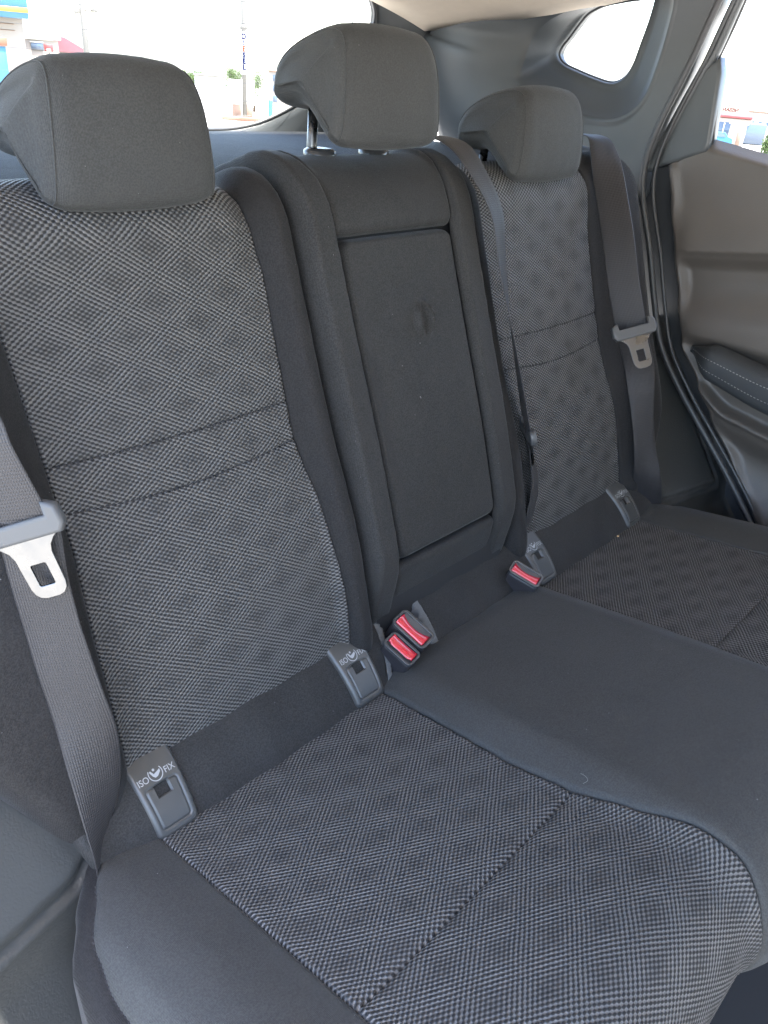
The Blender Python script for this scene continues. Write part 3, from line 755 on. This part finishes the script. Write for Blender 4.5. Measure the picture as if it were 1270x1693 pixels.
# armrest pad
vs, fs, nu, nv = [], [], 60, 24
for i in range(nu+1):
    y = 0.017-0.55*(i/nu)**1.8; e = ss((0.017-y)/0.06); zc = 0.262-0.03*ss((0.017-y)/0.2); hz = 0.006+0.017*e+0.008*ss((-y)/0.2); dx = 0.012+0.056*e**0.8
    for k in range(nv):
        an = math.pi*2*k/nv; c, s_ = math.cos(an), math.sin(an)
        ca, sa = math.copysign(abs(c)**0.75, c), math.copysign(abs(s_)**0.75, s_)
        vs.append((0.715-dx*0.5-dx*0.5*ca - 0.0, y, zc+hz*sa+0.006*e*sa))
for i in range(nu):
    for k in range(nv): fs.append((i*nv+k, i*nv+(k+1) % nv, (i+1)*nv+(k+1) % nv, (i+1)*nv+k))
fs.append(tuple(range(nv)))
arm = link_mesh('armrest', vs, fs, MAT['leather'], door)
def arm_pt(y, an):
    e = ss((0.017-y)/0.06); zc = 0.262-0.03*ss((0.017-y)/0.2); hz = 0.006+0.017*e+0.008*ss((-y)/0.2); dx = 0.012+0.056*e**0.8
    c, s_ = math.cos(an), math.sin(an); ca, sa = math.copysign(abs(c)**0.75, c), math.copysign(abs(s_)**0.75, s_)
    return Vector((0.715-dx*0.5-dx*0.5*ca, y, zc+hz*sa+0.006*e*sa))
for an in (0.30, -0.15):
    pts = [arm_pt(0.010-0.30*i/70, an) for i in range(71)]; nn = Vector((-0.9, 0, math.sin(an))).normalized()
    stitches('stitching', arm, pts, [nn]*71, 0.0036, 0.0026, 0.0005, MAT['stitch'], 0.0004)
# window frame corner (sail trim), belt line rubber and pane
sail = [(0.160, 0.560), (0.156, 0.614), (0.124, 0.696), (0.104, 0.715), (0.098, 0.700), (0.088, 0.600), (0.09, 0.590)]
plate('corner_trim', [(-y, z) for y, z in sail], [], 0.03, 0.006, MAT['trim'], frame((0.732, 0, 0), Vector((0, -1, 0)), Vector((0, 0, 1)), Vector((-1, 0, 0))), door)
tube('window_channel', [(0.728, 0.084, 0.597), (0.728, 0.099, 0.700), (0.728, 0.111, 0.716)], 0.005, MAT['rubber'], door, 8)
tube('window_channel', spline([(0.722, 0.180, 0.545), (0.722, 0.158, 0.614), (0.722, 0.126, 0.700), (0.722, 0.111, 0.735), (0.722, 0.090, 0.82), (0.715, 0.06, 0.90)], 6), 0.0085, MAT['trim'], door, 10)
tube('window_channel', spline([(0.735, 0.113, 0.716), (0.735, 0.098, 0.77), (0.735, 0.082, 0.84), (0.73, 0.06, 0.90)], 6), 0.004, MAT['rubber'], door, 8)
link_mesh('window_pane', [(0.745, 0.115, 0.55), (0.745, -0.75, 0.50), (0.725, -0.75, 0.92), (0.725, 0.06, 0.92)], [(0, 1, 2, 3)], MAT['glass'], door, False)
root_at(door, (0.72, -0.2, -0.38))

seal = thing('door_seal', 'black rubber seal round the far door opening', 'seal')
SP = [(0.700, 0.075, 0.90), (0.700, 0.110, 0.82), (0.700, 0.138, 0.720), (0.700, 0.168, 0.630), (0.700, 0.182, 0.560), (0.700, 0.172, 0.50), (0.700, 0.138, 0.42), (0.700, 0.105, 0.33), (0.700, 0.072, 0.255), (0.700, 0.015, 0.185), (0.700, -0.060, 0.110), (0.700, -0.135, 0.033), (0.700, -0.24, -0.09), (0.700, -0.36, -0.25)]
tube('seal_bulb', spline(SP, 8), 0.0055, MAT['rubber'], seal, 12)
tube('seal_lip', spline([(x+0.012, y-0.016, z-0.004) for x, y, z in SP], 8), 0.0035, MAT['rubber'], seal, 10)
root_at(seal, (0.7, -0.36, -0.25))

# ================================================================== QUARTER PILLAR TRIM
QW = [(0.745, 0.425, 0.715), (0.745, 0.422, 0.729), (0.745, 0.409, 0.745), (0.745, 0.382, 0.779), (0.745, 0.362, 0.791), (0.745, 0.344, 0.797), (0.745, 0.299, 0.804), (0.745, 0.272, 0.807), (0.745, 0.251, 0.813), (0.745, 0.25, 0.8), (0.745, 0.253, 0.774), (0.745, 0.26, 0.74), (0.745, 0.268, 0.705), (0.745, 0.282, 0.685), (0.745, 0.304, 0.677), (0.745, 0.337, 0.682), (0.745, 0.378, 0.692), (0.745, 0.411, 0.702)]
QV = [(0.675, 0.456, 0.672), (0.675, 0.452, 0.707), (0.68, 0.445, 0.739), (0.685, 0.421, 0.765), (0.69, 0.377, 0.785), (0.69, 0.326, 0.8), (0.69, 0.271, 0.809), (0.69, 0.233, 0.814), (0.695, 0.197, 0.818), (0.695, 0.184, 0.796), (0.7, 0.187, 0.754), (0.7, 0.192, 0.706), (0.7, 0.203, 0.659), (0.7, 0.223, 0.632), (0.7, 0.258, 0.615), (0.7, 0.307, 0.614), (0.69, 0.369, 0.628), (0.68, 0.421, 0.649)]
QO = [(0.63, 0.661, 0.709), (0.632, 0.652, 0.737), (0.632, 0.652, 0.75), (0.63, 0.66, 0.765), (0.645, 0.593, 0.772), (0.66, 0.521, 0.783), (0.672, 0.45, 0.794), (0.69, 0.341, 0.813), (0.69, 0.202, 0.836), (0.7, 0.119, 0.813), (0.7, 0.129, 0.76), (0.7, 0.142, 0.695), (0.7, 0.164, 0.628), (0.7, 0.178, 0.558), (0.7, 0.19, 0.485), (0.7, 0.292, 0.459), (0.69, 0.439, 0.448), (0.66, 0.6, 0.52)]
pil = thing('pillar_trim', 'dark plastic rear pillar trim framing the small quarter window', 'pillar trim')
rw_, rv_, ro_ = (spline(q, 6, True) for q in (QW, QV, QO))
rings = []
rings.append([p+Vector((0.02, 0, 0)) for p in rw_])
rings.append([p.copy() for p in rw_])
cw = sum(rw_, Vector())/len(rw_)
for f in (0.04, 0.12, 0.3, 0.5, 0.7, 0.86, 0.95):
    rings.append([a.lerp(b, f) + Vector((-0.010*math.sin(math.pi*f)*0.0 - 0.005*math.exp(-((f-0.95)/0.06)**2)*ss((0.40-b.y)/0.08) - 0.004*math.exp(-((f-0.04)/0.05)**2), 0, 0)) for a, b in zip(rw_, rv_)])
for f in (0.0, 0.06, 0.2, 0.4, 0.6, 0.8, 0.93, 1.0):
    ring = []
    for a, b in zip(rv_, ro_):
        L = (b-a).length; p = a.lerp(b, f)
        p += Vector((-0.03*math.sin(math.pi*min(1, f*1.0))*ss((L-0.10)/0.15)*ss((p.y-0.35)/0.2), 0, 0))
        ring.append(p)
    rings.append(ring)
rings.append([p+Vector((0.06, 0.012, 0.0)) for p in ro_])
vs, fs = [], []; n = len(rw_)
for r_ in rings: vs += r_
for i in range(len(rings)-1):
    for k in range(n): fs.append((i*n+k, i*n+(k+1) % n, (i+1)*n+(k+1) % n, (i+1)*n+k))
link_mesh('panel', vs, fs, MAT['trim'], pil)
tube('window_gasket', [p+Vector((0.004, 0, 0)) for p in rw_], 0.003, MAT['rubber'], pil, 8, True)
link_mesh('quarter_window', [p+Vector((0.012, 0, 0)) for p in rw_], [tuple(range(n))], MAT['glass'], pil, False)
root_at(pil, (0.7, 0.4, 0.45))

# ================================================================== TAILGATE
tail = thing('tailgate', 'tailgate lining round the rear window, behind the raised headrest', 'tailgate')
def ty(z): return 0.70-(z-0.74)*0.62
TI = [(0, .548), (.20, .549), (.288, .553), (.36, .572), (.44, .618), (.50, .680), (.521, .734), (.519, .752), (.504, .770), (.469, .794), (.42, .82), (.30, .845), (0, .855)]
TO = [(0, .48), (.25, .48), (.40, .485), (.52, .50), (.62, .55), (.68, .63), (.71, .72), (.71, .76), (.70, .80), (.66, .84), (.58, .88), (.38, .91), (0, .92)]
fi = TI + [(-a, b) for a, b in TI[-2:0:-1]]; fo = TO + [(-a, b) for a, b in TO[-2:0:-1]]
ri = spline([(a, ty(b), b) for a, b in fi], 6, True); ro2 = spline([(a, ty(b), b) for a, b in fo], 6, True); n = len(ri)
rings = [[p+Vector((0, 0.012, 0)) for p in ri]]
for f in (0, 0.04, 0.12, 0.3, 0.5, 0.75, 1.0):
    rings.append([a.lerp(b, f)+Vector((0, -0.035*math.sin(math.pi*min(1, f*0.75+0.0))-0.004*ss(f/0.04), 0)) for a, b in zip(ri, ro2)])
vs, fs = [], []
for r_ in rings: vs += r_
for i in range(len(rings)-1):
    for k in range(n): fs.append((i*n+k, i*n+(k+1) % n, (i+1)*n+(k+1) % n, (i+1)*n+k))
link_mesh('lining', vs, fs, MAT['trim'], tail)
tube('window_gasket', ri, 0.004, MAT['rubber'], tail, 8, True)
pane = link_mesh('rear_window', [p+Vector((0, 0.010, 0)) for p in ri], [tuple(range(n))], MAT['glass'], tail, False)
for z in [0.60+0.03*k for k in range(9)]:
    hw = min(0.505, 0.36+(z-0.57)*1.0)
    tube('heater_line', [(-hw, ty(z)+0.008, z), (hw, ty(z)+0.008, z)], 0.0003, MAT['rubber'], pane, 4)
tube('heater_line', [(0.470, ty(0.66)+0.008, 0.66), (0.478, ty(0.80)+0.008, 0.80)], 0.0012, MAT['rubber'], pane, 4)
root_at(tail, (0, 0.86, 0.48))

shelf = bevel_box('parcel_shelf', (1.26, 0.52, 0.02), MAT['carpet'], None, 0.006, 3, Matrix.Translation((0, 0.535, 0.540)))
tag(shelf, 'dark carpeted parcel shelf behind the backrests', 'shelf')
shelf.location = (0, 0, 0)

# roof lining and floor of the car
EDG = table([(-1.4, 0.62), (-1.0, 0.80), (-0.6, 0.865), (0.0, 0.860), (0.202, 0.836), (0.341, 0.813), (0.45, 0.794), (0.521, 0.783), (0.593, 0.772), (0.661, 0.765), (0.8, 0.75)])
XED = table([(-1.4, 0.64), (0.202, 0.69), (0.341, 0.69), (0.45, 0.672), (0.521, 0.66), (0.593, 0.645), (0.661, 0.63), (0.8, 0.61)])
vs, fs, nu, nv = [], [], 40, 40
for j in range(nv+1):
    y = lerp(-1.35, 0.665, j/nv)
    for i in range(nu+1):
        u = 2*i/nu-1; vs.append((u*(XED(y)+0.004)+(0.14*ss((0.16-y)/0.06)*max(0, u)**6), y, EDG(y)+0.003+0.075*(1-abs(u)**2.4)))
for j in range(nv):
    for i in range(nu): k = j*(nu+1)+i; fs.append((k+1, k, k+nu+1, k+nu+2))
rl = link_mesh('roof_lining', vs, fs, MAT['head']); tag(rl, 'beige roof lining above the rear pillar', 'roof lining')
sol = rl.modifiers.new('thick', 'SOLIDIFY'); sol.thickness = 0.03; sol.offset = 1
fl = link_mesh('floor', [(-0.66, -1.4, -0.36), (0.76, -1.4, -0.36), (-0.66, 0.1, -0.36), (0.76, 0.1, -0.36)], [(0, 1, 3, 2)], MAT['dark'], None, False); tag(fl, kind='structure')

# front seats: unseen, added out of frame to shade the lower bench
def front_seat_blocker(x, label):
    r_ = thing('front_seat_blocker', label, 'car seat', 'added front seats')
    for nm, sz, c_, tilt, bv in (('backrest', (0.52, 0.15, 0.74), (x, -1.06, 0.18), -16, 0.06), ('cushion', (0.52, 0.52, 0.16), (x, -1.36, -0.12), 6, 0.06), ('headrest', (0.28, 0.10, 0.20), (x, -0.95, 0.65), -12, 0.045)):
        bevel_box(nm, sz, MAT['fabric'], r_, bv, 4, Matrix.Translation(c_) @ Matrix.Rotation(R(tilt), 4, 'X'))
    root_at(r_, (x, -1.3, -0.3))
front_seat_blocker(-0.36, 'unseen black front seat on the near side, added to shade the bench'); front_seat_blocker(0.36, 'unseen black front seat on the far side, added to shade the bench')

# small litter
cr = bevel_box('crumb', (0.004, 0.003, 0.002), MAT['crumb'], None, 0.0008, 2, Matrix.Translation((0.388, -0.067, 0.022))); tag(cr, 'tiny pale crumb lying before the farthest isofix cover', 'crumb')
th_ = tube('loose_thread', spline([cush_pos(-0.159, 0.327, 0.008), cush_pos(-0.156, 0.330, 0.011), cush_pos(-0.154, 0.327, 0.013), cush_pos(-0.154, 0.321, 0.014)], 6), 0.00015, MAT['stitch'], None, 5); tag(th_, 'short pale thread standing up where the patterned insert meets the plain middle', 'thread')

# ================================================================== OUTSIDE
MAT['asphalt'] = rough_paint('pale_concrete', (0.42, 0.40, 0.36), 0.9, 1.2, 0.2)
MAT['cream'] = rough_paint('cream_wall', (0.24, 0.21, 0.18), 0.9, 2, 0.1)
MAT['white'] = rough_paint('white_wall', (0.45, 0.44, 0.42), 0.8, 2, 0.06)
MAT['blue'] = rough_paint('blue_paint', (0.018, 0.095, 0.18), 0.4, 2, 0.08)
MAT['yellow'] = rough_paint('yellow_paint', (0.26, 0.21, 0.02), 0.4, 2, 0.08)
MAT['orange'] = rough_paint('orange_paint', (0.20, 0.05, 0.025), 0.5, 2, 0.1)
MAT['redp'] = rough_paint('red_paint', (0.18, 0.025, 0.025), 0.5, 2, 0.1)
MAT['pink'] = rough_paint('faded_red_roof', (0.15, 0.05, 0.06), 0.8, 4, 0.15)
MAT['steelp'] = rough_paint('galvanised', (0.085, 0.08, 0.07), 0.6, 6, 0.15)
MAT['brown'] = rough_paint('brown_board', (0.16, 0.10, 0.07), 0.8, 5, 0.25)
MAT['navy'] = mat('navy_letter', (0.002, 0.006, 0.035), 0.9, spec=0.05)[0]
MAT['redletter'] = mat('red_letter', (0.06, 0.006, 0.008), 0.9, spec=0.05)[0]
MAT['orangeletter'] = mat('orange_letter', (0.10, 0.02, 0.004), 0.9, spec=0.05)[0]
MAT['pane'] = mat('shop_glass', (0.05, 0.07, 0.10), 0.08)[0]
MAT['leafm'] = rough_paint('leaf', (0.045, 0.075, 0.015), 0.7, 8, 0.45)
MAT['bark'] = rough_paint('bark', (0.10, 0.07, 0.05), 0.9, 8, 0.3)
def gz(y): return -0.68-0.03*max(0, y)
gnd = link_mesh('ground', [(-120, -120, -0.68), (200, -120, -0.68), (-120, 0, -0.68), (200, 0, -0.68), (-120, 200, -6.68), (200, 200, -6.68)], [(0, 1, 3, 2), (2, 3, 5, 4)], MAT['asphalt'], None, False); tag(gnd, kind='structure')
def obox(name, parent, m, c, ang, size, z0, dx=0, dy=0, bev=0.01):
    """box of size (width, depth, height); dx, dy in the thing's own turned frame"""
    rot = Matrix.Translation((c[0], c[1], 0)) @ Matrix.Rotation(R(ang), 4, 'Z') @ Matrix.Translation((dx, dy, z0+size[2]/2))
    return bevel_box(name, size, m, parent, bev, 1, rot)
def fin(root, c, z): root_at(root, (c[0], c[1], z))
# filling station canopy and shop
c = (11.0, 27.0); r_ = thing('station_canopy', 'blue canopy fascia with a yellow stripe at the top left', 'canopy')
f_ = obox('fascia', r_, MAT['blue'], c, -23.6, (2.2, 1.6, 1.5), 1.22, -0.0, 0.8)
obox('stripe', f_, MAT['yellow'], c, -23.6, (2.22, 0.05, 0.135), 1.36, 0.0, -0.02)
obox('post', r_, MAT['steelp'], c, -23.6, (0.14, 0.14, 3.6), -2.3, -0.4, 0.9)
fin(r_, c, -1.5)
c = (11.0, 28.3); r_ = thing('station_shop', 'cream station shop below the blue canopy', 'building')
obox('wall', r_, MAT['cream'], c, -23.0, (2.2, 2.5, 3.0), -1.6, 0.35, 1.2)
f_ = obox('window', r_, MAT['pane'], c, -23.0, (0.8, 0.06, 0.6), 0.05, 0.2, -0.06); obox('frame', f_, MAT['white'], c, -23.0, (0.84, 0.04, 0.05), 0.65, 0.2, -0.08)
obox('panel_line', r_, MAT['brown'], c, -23.0, (1.2, 0.03, 0.02), 1.05, 0.6, -0.06); obox('panel_line', r_, MAT['brown'], c, -23.0, (1.2, 0.03, 0.02), 0.88, 0.6, -0.06)
fin(r_, c, -1.6)
c = (10.3, 25.2); r_ = thing('vending_cabinet', 'orange-topped cabinet with blue sides at the left edge', 'cabinet')
obox('body', r_, MAT['blue'], c, -23.4, (0.5, 0.5, 1.9), -1.44, 0.0, 0.3); obox('top_sign', r_, MAT['orange'], c, -23.4, (0.62, 0.55, 0.21), 0.47, 0.0, 0.28)
obox('door_strip', r_, MAT['white'], c, -23.4, (0.1, 0.04, 1.5), -1.2, -0.1, 0.04); fin(r_, c, -1.44)
c = (14.0, 30.1); r_ = thing('kiosk', 'low white kiosk with a flat roof left of the lamp pole', 'kiosk')
obox('wall', r_, MAT['cream'], c, -25.8, (1.1, 1.6, 2.3), -1.6, 0.0, 0.8); obox('roof', r_, MAT['white'], c, -25.8, (1.3, 1.8, 0.16), 0.72, 0.0, 0.8)
f_ = obox('window', r_, MAT['pane'], c, -25.8, (0.4, 0.05, 0.22), 0.38, -0.15, -0.03); obox('frame', f_, MAT['white'], c, -25.8, (0.44, 0.03, 0.04), 0.60, -0.15, -0.05); fin(r_, c, -1.6)
c = (13.75, 29.1); r_ = thing('square_sign', 'small red square sign beside the kiosk', 'sign')
obox('board', r_, MAT['redp'], c, -26.1, (0.28, 0.05, 0.22), 0.36); obox('inset', r_, MAT['white'], c, -26.1, (0.12, 0.02, 0.09), 0.36, 0.0, -0.03); obox('post', r_, MAT['steelp'], c, -26.1, (0.05, 0.05, 2.0), -1.6, 0, 0.04); fin(r_, c, -1.6)
c = (15.8, 31.5); r_ = thing('red_roof_house', 'low house with a faded red sloping roof behind the lamp pole', 'house')
obox('wall', r_, MAT['cream'], c, -27.3, (1.1, 2.0, 2.1), -1.7, 0, 1.0)
rot = Matrix.Translation((c[0], c[1], 0)) @ Matrix.Rotation(R(-27.3), 4, 'Z')
pr = [(-0.6, 0.86), (-0.2, 0.84), (0.62, 0.42), (0.62, 0.36), (-0.6, 0.36)]
vs = [rot @ Vector((a, d, b)) for d in (-0.1, 2.1) for a, b in pr]
link_mesh('roof', vs, [(0, 1, 2, 3, 4), (9, 8, 7, 6, 5)]+[(i, (i+1) % 5, (i+1) % 5+5, i+5) for i in range(5)][::1], MAT['pink'], r_, False); fin(r_, c, -1.7)
def pole(name, label, c, z1, r0, r1, cat='pole'):
    r_ = thing(name, label, cat, 'poles behind the car'); z0 = gz(c[1])
    tube('shaft', [(c[0], c[1], z0), (c[0], c[1], (z0+z1)/2), (c[0], c[1], z1)], lambda f: lerp(r0, r1, f), MAT['steelp'], r_, 14); return r_
r_ = pole('lamp_pole', 'slim pole with twin lamp heads above the near headrest', (9.65, 18.87), 3.2, 0.075, 0.055)
for s, l in ((-1, 0.10), (1, 0.24)):
    a = Vector((math.cos(R(-28)), math.sin(R(-28)), 0)); p = Vector((9.65, 18.87, 1.33))
    tube('bracket', [p, p+a*s*l], 0.02, MAT['steelp'], r_, 8)
    bevel_box('lamp_head', (0.14, 0.12, 0.09), MAT['steelp'], r_, 0.02, 2, Matrix.Translation(p+a*s*(l+0.02)+Vector((0, 0, 0.03*s))) @ Matrix.Rotation(R(-28), 4, 'Z') @ Matrix.Rotation(R(20*s), 4, 'Y'))
fin(r_, (9.65, 18.87), gz(18.87))
c = (22.39, 29.64); r_ = pole('sign_pole', 'tall pale pole carrying a vertical white fuel sign with blue letters', c, 5.0, 0.11, 0.10)
c2 = (21.9, 29.0); obox('board', r_, MAT['white'], c2, -37.5, (0.30, 0.08, 1.5), 0.05, 0.0, 0.1)
obox('cap', r_, MAT['steelp'], c2, -37.5, (0.30, 0.2, 0.17), 1.62, 0.0, 0.12)
for k, ch in enumerate('DIESEL'):
    tv, tf = text_mesh(ch, 0.25, 'CENTER', 0.014); rot = Matrix.Translation((c2[0], c2[1], 1.30-0.215*k)) @ Matrix.Rotation(R(-37.5), 4, 'Z') @ Matrix.Rotation(R(90), 4, 'X')
    link_mesh('letter', [rot @ Vector((v.x, v.y, -0.0)) for v in tv], tf, MAT['orangeletter'] if k == 2 else MAT['navy'], r_, False)
fin(r_, c, gz(c[1]))
w_ = tube('overhead_wire', [(10.8+0.4*k*8/6, 18.4+5.0*k*0.6, 0.94-0.012*k) for k in range(6)], 0.012, MAT['brown'], None, 5); tag(w_, 'thin overhead wire running right from the lamp pole', 'wire')
c = (22.4, 32.1); r_ = thing('white_shed', 'plain white shed just right of the near headrest', 'shed')
obox('wall', r_, MAT['white'], c, -35.3, (1.3, 2.0, 1.6), -1.75, 0, 1.0); obox('roof', r_, MAT['steelp'], c, -35.3, (1.4, 2.2, 0.05), -0.17, 0, 1.0); fin(r_, c, -1.75)
c = (22.3, 29.7); r_ = thing('billboard', 'white billboard on two brown legs under the vertical fuel sign', 'billboard')
obox('board', r_, MAT['white'], c, -37.3, (1.05, 0.1, 0.92), -1.09, 0, 0); obox('leg', r_, MAT['brown'], c, -37.3, (0.38, 0.1, 0.5), -1.58, -0.22, 0); obox('leg', r_, MAT['brown'], c, -37.3, (0.34, 0.1, 0.5), -1.58, 0.28, 0); fin(r_, c, -1.58)
r_ = obox('kerb', None, MAT['orange'], (20.13, 26.33), -37.8, (2.2, 0.15, 0.14), -1.47); tag(r_, 'orange kerb line in front of the billboard', 'kerb')
r_ = obox('bollard', None, MAT['blue'], (18.19, 22.76), -39.1, (0.14, 0.14, 0.85), -1.36, 0, 0, 0.03); tag(r_, 'blue bollard beside the raised headrest', 'bollard')
c = (27.2, 33.5); r_ = thing('brick_building', 'tan building half hidden by the raised headrest', 'building')
obox('wall', r_, MAT['cream'], c, -39.4, (1.6, 2.0, 1.9), -1.75, 0.5, 1.0)
for k in range(3): obox('window', r_, MAT['pane'], c, -39.4, (0.2, 0.06, 0.26), -0.25-0.45*k, 0.0, -0.03)
obox('roof', r_, MAT['brown'], c, -39.4, (1.7, 2.2, 0.07), 0.15, 0.5, 1.0); fin(r_, c, -1.75)
def tree(name, label, c, zc, rx, rz, n, z0):
    r_ = thing(name, label, 'tree', 'trees and bushes outside'); rnd = random.Random(int(c[0]*10))
    if z0 < zc-rz*1.02: tube('trunk', [(c[0], c[1], z0), (c[0]+0.03, c[1], (z0+zc)/2), (c[0], c[1]+0.03, zc)], lambda f: lerp(0.07, 0.03, f), MAT['bark'], r_, 8)
    vs, fs = [], []
    cl_ = [(Vector((rnd.uniform(-1, 1)*rx*0.7, rnd.uniform(-1, 1)*rx*0.7, rnd.uniform(-1, 1)*rz*0.7)), rnd.uniform(0.3, 0.55)) for _ in range(14)]
    for _ in range(n):
        cc, rr = rnd.choice(cl_); d = Vector((rnd.gauss(0, 1), rnd.gauss(0, 1), rnd.gauss(0, 1))).normalized()*rnd.random()**0.4*rr
        p = Vector((c[0], c[1], zc))+cc+Vector((d.x*rx, d.y*rx, d.z*rz)); s = rnd.uniform(0.03, 0.07)*max(rx, 0.5)
        a = Vector((rnd.gauss(0, 1), rnd.gauss(0, 1), rnd.gauss(0, 1))).normalized(); b = a.cross(Vector((rnd.gauss(0, 1), rnd.gauss(0, 1), rnd.gauss(0, 1)))).normalized()
        k = len(vs); vs += [p+a*s, p+b*s*0.6, p-a*s, p-b*s*0.6]; fs.append((k, k+1, k+2, k+3))
    tag(link_mesh('crown', vs, fs, MAT['leafm'], r_, False)); fin(r_, c, z0)
tree('leafy_tree', 'round green tree just left of the vertical fuel sign', (28.0, 37.9), -0.40, 0.55, 0.55, 2600, -1.85)
tree('leafy_tree', 'yellow-green tree between the fuel sign and the raised headrest', (27.4, 35.4), -0.75, 0.55, 0.9, 2600, -1.75)
tree('leafy_tree', 'dark green treetop peeping over the white shed', (25.4, 37.3), -0.45, 0.9, 0.42, 2600, -1.8)
# dealership through the door window
c = (36.3, 14.6); r_ = thing('showroom', 'low showroom with red fascia and mirrored roof lettering seen through the door window', 'building')
obox('wall', r_, MAT['pane'], c, -67.8, (3.6, 3.0, 0.75), -1.05, -0.2, 1.6); f_ = obox('fascia', r_, MAT['redp'], c, -67.8, (2.0, 3.0, 0.10), -0.13, -0.05, 1.5); obox('soffit', f_, MAT['cream'], c, -67.8, (2.0, 2.9, 0.16), -0.31, -0.05, 1.55)
for k in range(7): obox('mullion', r_, MAT['white'], c, -67.8, (0.035, 0.05, 0.7), -1.03, -1.0+0.3*k, 0.05)
tv, tf = text_mesh('NISSAN', 0.19, 'CENTER', 0.008); rot = Matrix.Translation((c[0], c[1], 0.10)) @ Matrix.Rotation(R(-67.8), 4, 'Z') @ Matrix.Rotation(R(90), 4, 'X')
link_mesh('lettering', [rot @ Vector((-v.x, v.y, 0)) for v in tv], tf, MAT['redletter'], r_, False)
em = [rot @ Vector((0.13*math.cos(k*math.pi/10)*q, 0.27+0.10*math.sin(k*math.pi/10)*q, 0)) for k in range(20) for q in (0.75, 1.0)]
link_mesh('emblem', em, [(2*k, 2*k+1, (2*k+3) % 40, (2*k+2) % 40) for k in range(20)], MAT['yellow'], r_, False)
fin(r_, c, -1.1)
c = (32.8, 12.7); r_ = thing('small_hut', 'small cream hut before the showroom', 'hut')
obox('wall', r_, MAT['cream'], c, -68.5, (0.6, 0.8, 0.75), -1.0, 0.0, 0.4); obox('roof', r_, MAT['white'], c, -68.5, (0.7, 0.9, 0.05), -0.25, 0.0, 0.4); obox('door', r_, MAT['brown'], c, -68.5, (0.14, 0.04, 0.5), -1.0, 0.1, -0.02); fin(r_, c, -1.0)
c = (41.5, 14.9); r_ = thing('white_house', 'white flat-roofed house at the right edge beyond the showroom', 'house')
obox('wall', r_, MAT['white'], c, -70, (1.9, 2.0, 1.2), -1.12, 0.1, 1.0); obox('roof', r_, MAT['brown'], c, -70, (2.0, 2.2, 0.06), 0.08, 0.1, 1.0)
for k in range(4): obox('window', r_, MAT['pane'], c, -70, (0.16, 0.05, 0.16), -0.45, -0.6+0.35*k, -0.02)
fin(r_, c, -1.12)
tree('bush', 'green bush at the right edge outside the door window', (18.25, 6.15), 0.0, 0.22, 0.38, 3000, -0.9)
# parked car by the showroom
c = (30.7, 12.5); r_ = thing('parked_car', 'small blue parked car in front of the showroom glass', 'car'); rot = Matrix.Translation((c[0], c[1], -1.0)) @ Matrix.Rotation(R(-67.5), 4, 'Z')
pr = [(-0.50, 0.10), (-0.50, 0.26), (-0.40, 0.32), (-0.24, 0.35), (-0.12, 0.50), (0.18, 0.51), (0.33, 0.36), (0.47, 0.32), (0.50, 0.22), (0.50, 0.10)]
vs = [rot @ Vector((a, d*(1 if b < 0.34 else 0.85), b)) for d in (-0.22, 0.22) for a, b in pr]; k = len(pr)
link_mesh('body', vs, [tuple(range(k))[::-1], tuple(range(k, 2*k))]+[(i, (i+1) % k, (i+1) % k+k, i+k) for i in range(k)], MAT['blue'], r_, False)
for a in (-0.29, 0.30):
    for d in (-0.21, 0.21):
        tube('wheel', [rot @ Vector((a, d-0.04, 0.10)), rot @ Vector((a, d+0.04, 0.10))], 0.10, MAT['rubber'], r_, 16)
link_mesh('side_window', [rot @ Vector(v) for v in ((-0.19, -0.203, 0.36), (0.27, -0.203, 0.36), (0.16, -0.193, 0.48), (-0.10, -0.193, 0.48))], [(0, 1, 2, 3)], MAT['pane'], r_, False); fin(r_, c, -1.0)
